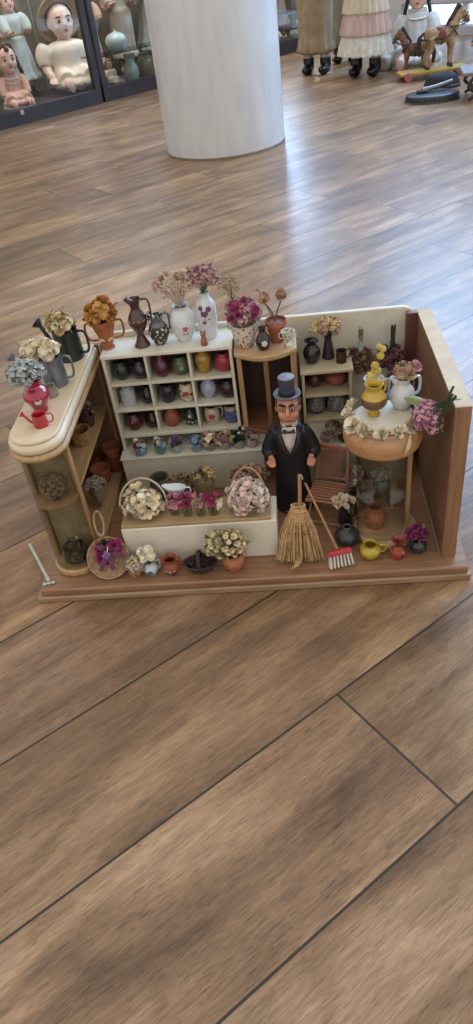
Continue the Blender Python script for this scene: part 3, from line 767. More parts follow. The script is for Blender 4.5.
# --- on the bow-fronted cabinet
zb = SHOP_TOP['bc']
PNT = speckle('floral_pot', 'cfc5b4', ['a8566a', 'cfc5b4', '8a8f6a', '7d4a5a'], 190, .42)
vessel('flower_pot', 'painted floral china pot with bright pink dried flowers, on the bow-fronted cabinet', 'flower pot', (.3350, .2650, zb), [(13, 0), (14, 1.5), (17.5, 14), (19, 27), (19.5, 33), (20, 35)], PNT, handles=((22, 32, 18.5, 19, 26, 1.8, PI - .4),))
MAG = mat('petal_magenta', 'b75980', '9c4068', rough=.8, rnd=True); ROSEP = mat('petal_rosepink', 'c98ba1', 'b07089', rough=.8, rnd=True)
bouquet('dried_flowers', 'bunch of bright pink and mauve dried flowers in the painted floral pot', (.335, .265, zb), (.000, 0, .047), (.0225, .018, .021), 20, [('puff', ROSEP), ('carnation', MAG), ('puff', MAUVE)], .0092, (0, 0, .028), 9, leafm=mat('dry_sage', '8a8168', '6f6850', rough=.8))
t = bouquet('dried_grass', 'pale pointed dried grass stalks rising behind the bright pink flowers', (.327, .274, zb), (-.008, 0, .085), (.009, .006, .012), 8, [('spray', mat('petal_greenbeige', 'b3a384', '99886b', rough=.85, rnd=True))], .008, (.004, -.004, .03), 0)
vessel('bottle_vase', 'small black round-bellied vase with white flower emblem', 'vase', (.3630, .2450, zb), [(6, 0), (7.5, 1), (11, 8), (11.5, 14), (8.5, 21), (4.8, 26), (4.5, 31), (6, 35)], glaze('blackberry', '241a1f', '30232a'),
       marks=[(FR + .2, 13, 4.6, mat('mark_white', 'c9c4c0'), 'flower'), (FR + .2, 13, 2.5, MPUR, 'dot')])
vessel('flower_pot', 'terracotta pot with two dry rose stems, on the bow-fronted cabinet', 'flower pot', (.3835, .2690, zb), [(10.5, 0), (11, 1), (13.5, 24), (14, 26), (16, 26.5), (16.3, 32), (16, 33)], TERRA, smooth_n=1, band=[(26.4, 33, TERRA)])
mb = MB(); lathe(mb, [(0, 0), (13.8, 0), (13.8, 1.5), (0, 3)], 20, mod=lambda a, r, z, x, y: (x, y + .001 * math.sin(a * 7) * r / 14))
tag(mb.build('potting_moss', mat('pinkish_moss', '9a6d68', '6d4b47', rough=.95, bump=.6, scale=300), None, (.3835, .269, zb + .027)), 'pinkish dry moss filling the terracotta pot under the two stems', 'moss', kind='stuff')
t = thing('dried_roses', 'two bare stems ending in faded apricot roses, in the terracotta pot', 'flowers', (.3835, .269, zb + .0305))
FADED = mat('petal_apricot', 'bd997a', 'a07b62', rough=.85, rnd=True)
mb = MB()
for e in ((-.015, 0, .036), (.0105, 0, .0395)):
    tube(mb, catmull([(-.002, 0, 0), (e[0] * .35, 0, .017), (e[0] * .9, 0, e[2] * .8), e], 4), .0011, 6)
    blossom(t, 'rose', FADED, e, (e[0] * 8, -.4, .6), .0095); blossom(t, 'carnation', FADED, (e[0] * .95, .003, e[2] + .003), (e[0] * 8, .3, .7), .007)
tube(mb, catmull([(-.002, 0, 0), (-.02, .002, .045), (-.026, .002, .05)], 4), .0008, 5)
mb.build('stem', mat('bark_stem', '6b5a45', '5a4a38', rough=.8), t)
TEA = speckle('tea_floral', 'd3cfc2', ['b88a4a', 'd3cfc2', '5d7a6a', '9c5a5a'], 260, .4)
vessel('footed_cup', 'little white footed cup with painted posy, front right of the bow-fronted cabinet', 'cup', (.4000, .2500, zb), [(5.5, 0), (5.8, 1), (3.4, 5), (3.4, 7), (7.5, 12), (9, 19), (10.5, 23)], TEA, handles=((11, 20, 7, 8.5, 13.5, .8, 0), (11, 20, 7, 8.5, 13.5, .8, PI)))

# --- on the small cream shelf
zs = SHOP_TOP['ws']
vessel('vase', 'glossy black round vase with flared mouth, on the small cream shelf', 'vase', (.4345, .2725, zs), [(7, 0), (8.5, 1), (12.5, 10), (13.2, 17), (11, 24), (7, 29), (6.8, 32), (11.5, 36.5)], BLACKG, mod=lambda a, r, z, x, y: (x * (1 + .03 * math.sin(a * 9)), y))
vessel('vase', 'slim black vase holding beige dried hydrangea', 'vase', (.4605, .2830, zs), [(9, 0), (9.8, 2), (7.5, 16), (5.5, 30), (5.6, 34), (8.5, 41)], glaze('matt_black', '222022', '2c2a2b', rough=.5, coat=0))
BEIGE = mat('petal_beige', 'c2a489', 'a4846c', rough=.9, rnd=True)
bouquet('dried_flowers', 'beige dried hydrangea head in the slim black vase', (.4605, .283, zs), (-.003, -.002, .05), (.020, .016, .012), 15, [('puff', BEIGE), ('puff', CRM2)], .0085, (0, 0, .036), 4)
vessel('mug', 'dark bronze mug with oversized loop handle', 'mug', (.4790, .2660, zs), [(7.5, 0), (8, 1), (7.6, 6), (8.2, 10), (7.6, 14), (8.4, 19)], mat('bronze', '4d3a30', '352822', rough=.4, metal=.5), handles=((4, 17, 7.5, 8, 17, 1.2, .5),), mod=lambda a, r, z, x, y: (x * (1 + .04 * math.sin(a * 10)), y))
zA, zB = .1803, .1343
vessel('pot', 'maroon lidded pot in the upper hole of the small cream shelf', 'pot', (.4370, .2740, zA), [(9, 0), (11.5, 5), (12, 11), (8, 19), (4, 24), (3, 28)], glaze('maroon', '5d2730', '4a1d27', rough=.35))
vessel('bowl', 'rounded terracotta bowl in the upper hole of the small cream shelf', 'bowl', (.4705, .2720, zA), [(9, 0), (14, 5), (15.5, 11), (13.5, 17), (9.5, 19.5), (10.5, 22)], mat('rosy_clay', '9c5a48', '864838', rough=.6, scale=120))
SPK = speckle('lace_speckle', '2e2a28', ['c6c1b8', '2e2a28', 'a49e94', 'c6c1b8'], 900, .5, .6)
for (x, l) in ((.4375, 'left of the two black-and-white speckled round baskets in the lower shelf hole'), (.4715, 'right of the two black-and-white speckled round baskets in the lower shelf hole')):
    vessel('speckled_pot', l, 'pot', (x, .2690, zB), [(8, 0), (13, 4), (15.5, 12), (14, 22), (9, 29), (8, 31)], SPK, mod=lambda a, r, z, x, y: (x * (1 + .05 * math.sin(a * 13 + z * .9)), y))
PLUM = mat('petal_plum', '7c4a55', '5d343f', rough=.85, rnd=True); SAGE = mat('petal_sage', '9a9166', '7d7650', rough=.85, rnd=True)
vessel('pot', 'blackish pot with flowers on the step under the small cream shelf', 'pot', (.4800, .2300, .0995), [(8, 0), (10.5, 4), (11, 10), (9.5, 16), (10, 19)], glaze('dark_plum', '2b2024', '38292e', rough=.4))
bouquet('dried_flowers', 'plum and green dried sprigs spilling from the blackish pot', (.480, .230, .0995), (-.010, 0, .024), (.019, .010, .010), 12, [('carnation', PLUM), ('puff', SAGE)], .0065, (0, 0, .014), 6)
bouquet('dried_flowers', 'dull mauve dried sprig lying on the bench behind the figure', (.452, .229, .0995), (0, 0, .009), (.011, .008, .007), 8, [('carnation', MAUVE)], .0055, (0, 0, .001), 3)

# --- the nine pigeonholes: two pots each
def cellx(k, f): return .113 + .2015 * k / 3 + .067 * f
def pot_profile(kind):
    return {'bulb': [(7.5, 0), (11.5, 5), (13.2, 13), (11, 21), (7, 26), (6.5, 29), (8.5, 32)], 'round': [(8, 0), (12, 5), (13.4, 13), (12, 22), (8, 27), (8.5, 30)],
            'ginger': [(8, 0), (9, 6), (12, 18), (12.6, 24), (10, 30), (6.5, 33), (7.2, 37)], 'cyl': [(11, 0), (11.8, 1.5), (12, 10), (12, 24), (11.2, 27), (8, 29), (8, 31)],
            'gourd': [(8, 0), (12, 6), (13, 14), (11, 23), (7, 29), (4, 34), (3.8, 36)], 'vase': [(7, 0), (8.5, 3), (12.2, 13), (12.6, 20), (10, 27), (6.6, 31), (7.8, 35)], 'jar': [(9.5, 0), (10.5, 2), (12.3, 12), (12.3, 22), (10.4, 28), (11, 31)]}[kind]
ribs = lambda a, r, z, x, y: (x * (1 + .05 * abs(math.sin(a * 8))), y)
ROSEJ = speckle('rose_jar', 'cbbfa4', ['9c3540', 'cbbfa4', '6c7a4c', 'cbbfa4', '9c3540'], 150, .48)
BLUEJ = glaze('blue_grey', '5d6687', '4a5272')
cells = [
 (2, 0, .33, 'round', glaze('deep_green', '26352e', '1c2824'), 'dark green round pot in the top left pigeonhole', {}),
 (2, 0, .78, 'bulb', glaze('aubergine', '35222f', '281a24'), 'dark aubergine pot beside the dark green one, top left pigeonhole', {'mod': ribs}),
 (2, 1, .29, 'gourd', glaze('wine', '5b2230', '471a26'), 'wine red gourd-shaped vase in the top middle pigeonhole', {}),
 (2, 1, .74, 'round', glaze('olive', '5a6044', '474c35'), 'olive green round pot in the top middle pigeonhole', {'marks': [(FR + .2, 14, 4, mat('mark_moss', '7d8560'), 'flower')]}),
 (2, 2, .28, 'ginger', glaze('mustard', 'ae8a3d', '94712c'), 'mustard yellow jar in the top right pigeonhole', {}),
 (2, 2, .74, 'round', glaze('crimson', 'a3333c', '872430'), 'ribbed crimson pot in the top right pigeonhole', {'mod': ribs}),
 (1, 0, .33, 'cyl', glaze('milk_white', 'b9bcc0', 'a9adb2'), 'white cylindrical jar with knobbed lid in the middle left pigeonhole', {'lid': 1}),
 (1, 0, .80, 'bulb', BLACKG, 'black pot beside the white lidded jar', {}),
 (1, 1, .29, 'jar', glaze('midnight', '23222f', '2d2a38'), 'midnight blue jar in the centre pigeonhole', {}),
 (1, 1, .76, 'jar', ROSEJ, 'cream jar with red roses in the centre pigeonhole', {'marks': [(FR, 16, 5, mat('mark_red', '9c2f3c'), 'flower'), (FR, 10, 4, MGRN, 'leaf')]}),
 (1, 2, .28, 'vase', glaze('lilac_white', 'a9acc0', '9a9db3'), 'pale lilac-white vase in the middle right pigeonhole', {}),
 (1, 2, .74, 'round', glaze('black_cherry', '2b1a1e', '371f25'), 'very dark cherry pot beside the pale lilac vase', {}),
 (0, 0, .33, 'round', glaze('oxblood', '58262a', '461d22'), 'oxblood pot with pale spot in the bottom left pigeonhole', {'marks': [(FR, 18, 4, mat('mark_rosy', 'a86f6f'), 'dot')]}),
 (0, 0, .79, 'bulb', glaze('chestnut', '452024', '36191d'), 'dark chestnut pot next to the oxblood one', {}),
 (0, 1, .28, 'gourd', mat('brick_clay', '9c5541', '84432f', rough=.55), 'brick-coloured gourd pot in the bottom middle pigeonhole', {}),
 (0, 1, .74, 'bulb', glaze('forest', '1f2c28', '283631'), 'black-green pot with pale painted leaves in the bottom middle pigeonhole', {'marks': [(FR - .4, 12, 4.5, mat('mark_ivory', 'b5ac8e'), 'leaf'), (FR + .5, 10, 4.5, mat('mark_ivory', ''), 'leaf'), (FR, 19, 3, mat('mark_ivory', ''), 'flower')]}),
 (0, 2, .28, 'jar', glaze('ivory', 'bdb49b', 'aea48a'), 'ivory jug with red flower in the bottom right pigeonhole', {'marks': [(FR, 17, 5.5, mat('mark_red', ''), 'flower'), (FR, 10, 5, MGRN, 'leaf')], 'handles': ((8, 25, 11.5, 10.5, 17, 1.3, .2),)}),
 (0, 2, .75, 'jar', BLUEJ, 'blue-grey jug with tan handle in the bottom right pigeonhole', {'handles': ((8, 26, 11.5, 10.5, 18, 1.9, .1, glaze('tan', 'a98a6c')),), 'marks': [(FR - .2, 14, 5, mat('mark_cobalt', '3c4580'), 'flower')], 'band': [(24, 31, glaze('tan', ''))]}),
]
def knob_lid(t, m):
    mb = MB(); lathe(mb, [(0, 30.5), (9, 30.5), (9.4, 32), (5, 34), (2.2, 35), (3.4, 37), (2.6, 39.5), (0, 40)], 20); mb.build('lid', m, t)
for (row, k, f, kind, m, label, ex) in cells:
    ex = dict(ex)
    if ex.get('lid'): ex['lid'] = knob_lid
    vessel('jug' if 'jug' in label else 'vase' if 'vase' in label else 'jar' if ' jar' in label else 'pot', label, 'jug' if 'jug' in label else 'vase' if 'vase' in label else 'jar' if ' jar' in label else 'pot',
           (cellx(k, f) + (.0015 if row < 2 else 0), .2715 + R.uniform(-.002, .002), zr[row] + .0003), pot_profile(kind), m, **ex)

# --- the row of tiny bouquets on the plinth
zq = SHOP_TOP['pl']
row = [
 (.1450, 'first tiny bouquet on the plinth, blue ball vase with red and blue flowers', speckle('blue_red', '6f8fa5', ['a5394a', '6f8fa5', '4a6a94'], 200, .4), [('daisy', mat('petal_red', 'a5424c', '8a2f3b')), ('daisy', mat('petal_skyblue', '7f9fb8', '6885a3')), ('carnation', IVORY)], 'round'),
 (.1775, 'second tiny bouquet on the plinth, sea-green glass pot with blue and yellow flowers', glaze('sea_glass', '6f8b86', '5c7773'), [('daisy', mat('petal_skyblue', '')), ('daisy', mat('petal_yellowpale', 'cdb878', 'b59c58')), ('carnation', IVORY)], 'cup'),
 (.2055, 'third tiny bouquet on the plinth, frosted glass pot with lilac and white flowers', glaze('frost', 'a5a9a6', '969a97'), [('carnation', mat('petal_lilac', '8d7699', '745f85')), ('daisy', IVORY)], 'cup'),
 (.2385, 'fourth tiny bouquet on the plinth, bluish pot with light blue flowers', glaze('steel_blue', '7d8ea3', '8c8799'), [('daisy', mat('petal_skyblue', ''))], 'cup'),
 (.2610, 'fifth tiny bouquet on the plinth, brown pot of cream buds', glaze('taupe', '8f8171', '7b6e60'), [('bud', CRM), ('daisy', IVORY), ('bud', PALEP)], 'cup'),
 (.2850, 'sixth tiny bouquet on the plinth, glass pot of cream and brown dried buds', glaze('taupe_clear', 'a39b8e', '8e867a'), [('bud', CRM2), ('carnation', PALEP)], 'cup'),
 (.3085, 'seventh tiny bouquet on the plinth, pot with dark leaves and a white flower', glaze('clear_grey', '99968e', '85827b'), [('daisy', IVORY), ('carnation', mat('petal_darkgreen', '3c4a3d', '2e3a30'))], 'cup'),
 (.3300, 'last tiny bouquet on the plinth, whitish pot with pink and white flowers', glaze('pinkish_white', 'b3a69c', 'a0938a'), [('daisy', IVORY), ('carnation', PALEP)], 'cup'),
]
for i, (x, label, m, kinds, sh) in enumerate(row):
    t = thing('tiny_bouquet', label, 'flower pot', (x, .2370, zq), 0, 'tiny bouquets on the plinth')
    mb = MB(); lathe(mb, hollow(smoothprof([(6, 0), (9.5, 4), (11, 9), (9.5, 14), (8.5, 16)] if sh == 'round' else [(7, 0), (8.2, 2), (9.4, 9), (9, 14), (9.6, 16)], 3), .7), 20); mb.build('pot', m, t)
    bouquet('', '', (0, 0, 0), (0, 0, .018), (.008, .007, .007), 8, kinds, .0058, (0, 0, .008), 4, parent=t)

# --- left cabinet contents
def weave(mb, prof, seg=40, amp=.5, T=None, c=(0, 0, 0), sx=1, sy=1, rows=None, mi=0):
    """basketry: every course bulges in and out between the stakes, alternate courses out of phase"""
    out = []
    z0, z1 = prof[0][1], prof[-1][1]
    def rad(z):
        for i in range(len(prof) - 1):
            if prof[i][1] <= z <= prof[i + 1][1]:
                t = (z - prof[i][1]) / max(prof[i + 1][1] - prof[i][1], 1e-6); return prof[i][0] + (prof[i + 1][0] - prof[i][0]) * t
        return prof[-1][0]
    n = rows or max(int((z1 - z0) / 2.0), 3); P = []
    for i in range(n):
        for (q, b) in ((0, -.35), (.5, .35), (.98, -.35)):
            z = z0 + (z1 - z0) * (i + q) / n; P.append((rad(z) + b, z, i))
    ns = seg // 4
    def mod(a, r, z, x, y):
        i = min(int((z - z0) / (z1 - z0) * n), n - 1)
        return x + amp * mm * math.sin(a * ns + PI * i), y
    pr = [(p[0], p[1]) for p in P]
    lathe(mb, [(0, z0)] + pr + [(p[0] - 1.1, p[1]) for p in P[::-1]] + [(0, z0 + .8)], seg, c, mi, T, mod, sx, sy)
def rope_ring(mb, r, z, th, n=60, twist=18, c=(0, 0, 0), sx=1, sy=1, mi=0, T=None):
    for s in (0, PI):
        pts = []
        for i in range(n):
            a = 2 * PI * i / n; b = a * twist + s
            rr_ = r + th * .6 * math.cos(b); pts.append((c[0] + rr_ * mm * math.cos(a) * sx, c[1] + rr_ * mm * math.sin(a) * sy, c[2] + (z + th * .6 * math.sin(b)) * mm))
        tube(mb, pts, th * .7 * mm, 5, mi, T, closed=True)
WICK = mat('wicker', 'a87d4c', '7d5833', rough=.75, scale=160); WICKP = mat('pale_wicker', 'b79b7d', '957860', rough=.75, scale=160); WICKD = mat('dark_wicker', '4a332c', '33221f', rough=.65, scale=160)
zsf = .0229 + .1312; zbd = .0229 + .0116
t = thing('wicker_basket', 'honey wicker basket on the middle shelf of the counter cabinet', 'basket', (.0660, .1950, zsf))
mb = MB(); weave(mb, [(12.5, 0), (15.5, 10), (17, 24)], 40); mb.build('body', WICK, t)
mb = MB(); rope_ring(mb, 17, 24.5, 1.2); mb.build('rim', WICK, t)
t = thing('flower_pot', 'dark pot crammed with maroon dried flowers, further back on the cabinet shelf', 'flower pot', (.0665, .2480, zsf))
mb = MB(); lathe(mb, hollow([(10, 0), (13, 20), (13.5, 22)], 1), 20); mb.build('pot', mat('dark_clay', '4b3230', '3a2625', rough=.7), t)
bouquet('', '', (0, 0, 0), (0, 0, .026), (.0145, .014, .012), 14, [('puff', mat('petal_maroon', '6f414c', '54303a', rough=.85, rnd=True)), ('carnation', MAUVE)], .0062, (0, 0, .012), 4, parent=t)
def clay_pot(label, loc, r, h, m=TERRA):
    t = thing('clay_pot', label, 'flower pot', loc)
    mb = MB(); lathe(mb, hollow([(r * .70, 0), (r * .88, h * .74), (r * .9, h * .75)], 1.2), 28); mb.build('body', m, t, smooth=30)
    mb = MB(); lathe(mb, [(r * .78, h * .72), (r * .98, h * .73), (r, h), (r - 1.6, h), (r * .78, h * .72)], 28); mb.build('rim', m, t, smooth=30)
    return t
clay_pot('front terracotta flower pot standing empty on the cabinet bottom board', (.0620, .2540, zbd), 18, 29)
clay_pot('terracotta pot behind the front one, bottom of a nest of two', (.0805, .2880, zbd), 17.5, 31, TERRAD)
clay_pot('terracotta pot stacked inside the rearmost pot', (.0805, .2880, zbd + .021), 17, 30)
clay_pot('small dark terracotta pot left of the stacked pots', (.0440, .2870, zbd), 11, 30, TERRAD)
t = thing('paper_cone_bouquet', 'paper-wrapped cone of small whitish dried flowers leaning in the cabinet', 'bouquet', (.0735, .1800, zbd + .0016), rot=(-.22, -.10, 0), scale=1.2)
mb = MB(); lathe(mb, hollow([(1, 0), (8, 16), (15, 34)], .5), 24, mod=lambda a, r, z, x, y: (x, y + .003 * math.sin(a * 5) * (z / 34)), sx=.95, sy=.75); mb.build('paper', mat('kraft_paper', '9c8a72', '83725c', rough=.9), t)
bouquet('', '', (0, 0, 0), (0, 0, .034), (.0125, .010, .010), 18, [('carnation', mat('petal_greywhite', 'd0c6b8', 'b5a899', rough=.9, rnd=True)), ('puff', mat('petal_greywhite', ''))], .0045, (0, 0, .01), 3, parent=t)
SEED = mat('seed_brown', '9a8568', '75634d', rough=.8, rnd=True)
t = thing('dried_arrangement', 'round ball of brownish seed heads behind the upper cabinet glass', 'flower pot', (.0560, .0590, zsf))
mb = MB(); lathe(mb, hollow([(8, 0), (10, 4), (11, 8)], .8), 20); mb.build('pot', mat('dark_clay', ''), t)
bouquet('', '', (0, 0, 0), (0, 0, .0195), (.0165, .0155, .0155), 34, [('seedball', SEED), ('puff', mat('petal_grey', '9c9385', '7d756a', rnd=True))], .0052, (0, 0, .006), 5, parent=t, zmin=-.8)
t = thing('dried_arrangement', 'dark glass pot with a few white buds behind the lower cabinet glass', 'flower pot', (.0560, .0580, zbd))
mb = MB(); lathe(mb, hollow(smoothprof([(13, 0), (15, 3), (16.5, 14), (15.5, 22), (16.5, 26)], 3), 1.2), 28); mb.build('pot', speckle('mottled_dark', '38332c', ['5d5547', '2a2621', '7a705d'], 160, .4, .35), t)
mb = MB(); rope_ring(mb, 18.2, 1.8, 1.4, sy=.92); mb.build('rope_mat', mat('grey_rope', '8c8272', '6f6658', rough=.9), t)
bouquet('', '', (0, 0, 0), (0, 0, .028), (.011, .010, .012), 7, [('carnation', IVORY), ('carnation', mat('petal_grey', ''))], .0042, (0, 0, .006), 6, parent=t, leafm=mat('smoky_leaf', '5a5a50', '4a4a42', rough=.8))

# --- counter: two baskets, sauce boat, four glasses
zc = SHOP_TOP['cb']
def handled_basket(label, loc, r, h, m, hr, hh, hang, hm, body=None, tilt=0.0):
    t = thing('handled_basket', label, 'basket', loc)
    mb = MB()
    # open scalloped lattice of strips
    n = 16
    for k in range(n):
        a = 2 * PI * k / n
        for s in (-1, 1):
            pts = []
            for i in range(7):
                q = i / 6; aa = a + s * q * 2 * PI / n * 1.5; rr_ = (r * .62 + (r - r * .62) * math.sin(q * PI / 2)) * mm + s * .0004
                pts.append((rr_ * math.cos(aa), rr_ * math.sin(aa), q * h * mm + .001))
            tube(mb, pts, .0011, 5, flat=1.6)
    mb.build('lattice', m, t)
    mb = MB(); rope_ring(mb, r * .63, 1.2, 1.1); rope_ring(mb, r, h, 1.3); mb.build('rim', m, t)
    mb = MB(); lathe(mb, [(0, .4), (r * .62, .4), (r * .62, 1.6), (0, 1.6)], 24); mb.build('bottom', m, t)
    mb = MB(); c, s = math.cos(hang), math.sin(hang)
    pts = [(hr * mm * math.cos(q) * c, hr * mm * math.cos(q) * s + tilt * math.sin(q) * hh * mm, h * mm * .75 + hh * mm * math.sin(q)) for q in [PI * i / 24 for i in range(25)]]
    tube(mb, pts, .0016, 8); mb.build('handle', hm, t)
    return t
RIM = mat('whitewash_cane', 'bfb2a0', 'a89a88', rough=.7)
handled_basket('pale lattice basket of cream roses at the left end of the counter', (.1720, .0810, zc), 26, 18, WICKP, 36, 36, -.05, RIM, tilt=.55)
bouquet('dried_flowers', 'cream dried roses heaped in the left counter basket', (.172, .081, zc), (0, 0, .0165), (.0235, .0235, .021), 30, [('rose', CRM), ('bud', CRM), ('rose', IVORY)], .0092, (0, 0, .004), 12, leafm=mat('dusky_leaf', '5a5443', '4a4638', rough=.8))
handled_basket('basket of pale pink roses at the right end of the counter', (.3270, .0800, zc), 24, 16, WICKP, 26, 44, .12, mat('tan_cane', 'b08f6c', '977652', rough=.7), tilt=.45)
PINKR = mat('petal_blush', 'ead2c6', 'dabcb0', rough=.8, rnd=True); PINKW = mat('petal_blushwhite', 'efe3d8', 'e0cdc1', rough=.8, rnd=True)
bouquet('dried_flowers', 'dense dome of blush pink roses in the right counter basket', (.327, .080, zc), (0, -.002, .0185), (.0285, .0255, .028), 58, [('rose', PINKR), ('rose', PINKW), ('carnation', PINKW)], .0074, (0, 0, .004), 14, zmin=-.35)
t = thing('sauce_boat', 'little white china sauce boat at the back of the counter', 'sauce boat', (.2215, .0960, zc), -.12)
mb = MB(); lathe(mb, [(0, 0), (8, 0), (8.5, 1), (4, 6), (4, 16), (8, 21), (13, 27), (15, 33), (14, 33), (11, 27), (0, 22)], 28, mod=lambda a, r, z, x, y: (x * (1 + (.35 * max(0, math.cos(a - PI)) ** 6 if z > 19 else 0)), y + (.003 * max(0, math.cos(a - PI)) ** 4 if z > 26 else 0)), sx=1.05, sy=.6); mb.build('bowl', WPOR, t)
mb = MB(); arc_handle(mb, 21, 32, 10, 14, 22, 1.2, 0); mb.build('handle', WPOR, t)
JG = glass('jar_glass', 'f0f1ec', .08, .04)
MAG2 = mat('petal_cerise', 'a3325e', '8a2450', rough=.75, rnd=True); PINK2 = mat('petal_candy', 'c48a97', 'ad6f80', rough=.75, rnd=True)
for (x, y, label, kinds, n) in ((.2180, .0745, 'leftmost little glass on the counter, with soft pink flower', [('bud', PINK2), ('carnation', PINK2)], 4), (.2375, .0700, 'second little glass on the counter, with cerise flowers', [('bud', MAG2), ('carnation', MAG2)], 5),
                                (.2570, .0690, 'third little glass on the counter, with pink tulip-like flowers', [('bud', PINK2)], 4), (.2755, .0690, 'fourth little glass, beside the blush rose basket, with cerise and white flowers', [('bud', MAG2), ('carnation', IVORY), ('bud', IVORY), ('bud', MAG2)], 6)):
    t = thing('flower_glass', label, 'glass', (x, y, zc), 0, 'little flower glasses on the counter')
    mb = MB(); lathe(mb, [(0, 0), (6.5, 0), (7, 1), (7.6, 10), (8.4, 20), (7.7, 20), (6.8, 10), (6, 2), (0, 2)], 24); mb.build('glass', JG, t)
    bouquet('', '', (0, 0, 0), (0, 0, .023), (.0062, .006, .007), n, kinds, .0064, (0, 0, .004), 4, parent=t)
# behind the counter, on the floor
zf = SHOP_TOP['fl']
t = thing('wicker_basket', 'olive-brown round wicker basket standing behind the counter, left', 'basket', (.1830, .1650, zf))
mb = MB(); weave(mb, [(10, 0), (15, 30), (17, 60), (15, 76)], 40, rows=20); mb.build('body', mat('olive_wicker', '6f6247', '554a35', rough=.8), t)
mb = MB(); rope_ring(mb, 15, 76, 1.3); mb.build('rim', mat('olive_wicker', ''), t)
DRYB = mat('petal_drybrown', '8f7a5e', '6d5b46', rough=.9, rnd=True)
def floor_vase_bunch(label_v, label_f, x, y, h, r, kinds, n, size, m=TERRAD, rad=(.017, .014, .014)):
    vessel('vase', label_v, 'vase', (x, y, zf), [(9, 0), (11.5, 8), (10.5, h * .5), (r, h)], m)
    bouquet('dried_flowers', label_f, (x, y, zf), (0, 0, h * mm + .008), rad, n, kinds, size, (0, 0, h * mm * .6), 6)
floor_vase_bunch('dark clay vase on the floor behind the sauce boat', 'brownish dried florets just behind the sauce boat', .219, .165, 50, 9, [('puff', DRYB), ('spray', SAGE)], 12, .008)
t = thing('wrapped_bunch', 'large beige paper-wrapped dried bunch behind the little glasses', 'bouquet', (.2530, .1600, zf))
mb = MB(); lathe(mb, hollow([(4, 0), (11, 35), (18, 72), (20, 80)], .5), 28, mod=lambda a, r, z, x, y: (x * (1 + .06 * math.sin(a * 6)), y + (.004 * math.sin(a * 4 + 1) if z > 60 else 0)), sy=.7); mb.build('paper', mat('beige_tissue', 'a8946c', '8f7b57', rough=.85), t)
bouquet('', '', (0, 0, 0), (.002, 0, .076), (.015, .010, .010), 12, [('puff', CRM2), ('carnation', DRYB)], .007, (0, 0, .04), 6, parent=t)
floor_vase_bunch('dull clay vase on the floor behind the blush rose basket', 'faded pink and brown dried flowers behind the blush rose basket', .326, .168, 58, 10, [('puff', mat('petal_fadedpink', '9c7a6b', '7d5d53', rough=.9, rnd=True)), ('puff', DRYB), ('carnation', PALEP)], 18, .008, rad=(.028, .016, .015))

# ------------------------------------------------------------------ front edge of the stage
# round fan basket leaning against the cabinet end
t = thing('fan_basket', 'flat round wicker basket with purple bow leaning at the left front', 'basket', (.1085, .0165, zf + .0022), rot=(-.62, .10, -.05), scale=1.1)
mb = MB()
n = 46
pts = []
for i in range(9):       # coiled rows of the shallow shell
    r = 28 - i * 3.1; y = -(7.0 - .045 * r * r * .2) * mm
    rope_ring(mb, r, 0, 1.7, n=56, twist=20, T=Matrix.Translation((0, .001 + .0072 * (1 - (r / 28) ** 2), .030)) @ Matrix.Rotation(PI / 2, 4, 'X'))
mb.build('coiled_shell', WICKP, t)
mb = MB(); lathe(mb, [(27, 0), (20, 3.4), (12, 6), (0, 7.4)], 40, T=Matrix.Translation((0, .0005, .030)) @ Matrix.Rotation(-PI / 2, 4, 'X')); mb.build('lining', WICK, t)
mb = MB(); pts = [(-.010 + .0065 * math.sin(q) - .007 * (1 - math.cos(q)) / 2, 0, .060 + .0165 * (1 - math.cos(q))) for q in [2 * PI * i / 30 for i in range(30)]]
tube(mb, pts, .0016, 6, closed=True); mb.build('hanging_loop', WICKP, t)
PURP = mat('ribbon_purple', '4a1a38', '662449', rough=.45, scale=120); FUCH = mat('petal_fuchsia', 'b53a78', '93295f', rough=.7, rnd=True)
mb = MB()
for d, L in (((.9, -.25, -.25), .026), ((.35, -.2, -.9), .028), ((-.25, -.2, -.95), .03), ((.85, -.3, .25), .018), ((-.7, -.3, .25), .016)):
    P0 = Vector((.002, -.006, .042)); D = Vector(d).normalized() * L; sd = Vector((-D.z, 0, D.x)).normalized()
    vs = []
    for i in range(6):
        q = i / 5; c_ = P0 + D * q + Vector((0, -.004 * math.sin(q * PI), 0)); ww = .0016 + .0018 * math.sin(q * PI * .8)
        for e in (-.0004, .0004): vs += [tuple(c_ + sd * ww + Vector((0, e, 0))), tuple(c_ - sd * ww + Vector((0, e, 0)))]
    fs = []
    for i in range(5):
        a = i * 4; fs += [(a, a + 1, a + 5, a + 4), (a + 2, a + 6, a + 7, a + 3), (a, a + 4, a + 6, a + 2), (a + 1, a + 3, a + 7, a + 5)]
    mb.add(vs, fs)
mb.build('ribbon', PURP, t)
for p, k, s, m in (((.0095, -.007, .047), 'carnation', .0105, FUCH), ((-.010, -.006, .040), 'carnation', .0085, FUCH), ((-.007, -.006, .029), 'carnation', .0085, FUCH), ((.017, -.006, .043), 'carnation', .007, FUCH), ((.003, -.007, .024), 'carnation', .005, FUCH), ((.0005, -.008, .034), 'bud', .005, mat('petal_lavender', '9a82b5', '8068a0', rough=.7)), ((-.011, -.005, .046), 'carnation', .006, FUCH), ((.015, -.006, .052), 'bud', .0055, FUCH)):
    blossom(t, k, m, p, (0.1, -1, .4), s)
mb = MB()
for k in range(8): leaf(mb, (-.002, -.006, .048), (R.uniform(-.6, .6), -.5, R.uniform(.3, 1)), .011, .005)
mb.build('leaf', mat('dark_leaf', '37452f', '2c3827', rough=.6), t)
mb = MB(); tube(mb, [(.001, -.009, .052), (.0025, -.011, .044), (.002, -.0115, .040)], .0011, 6); mb.build('silver_pin', mat('silver', 'c5c8ca', rough=.25, metal=.9), t)

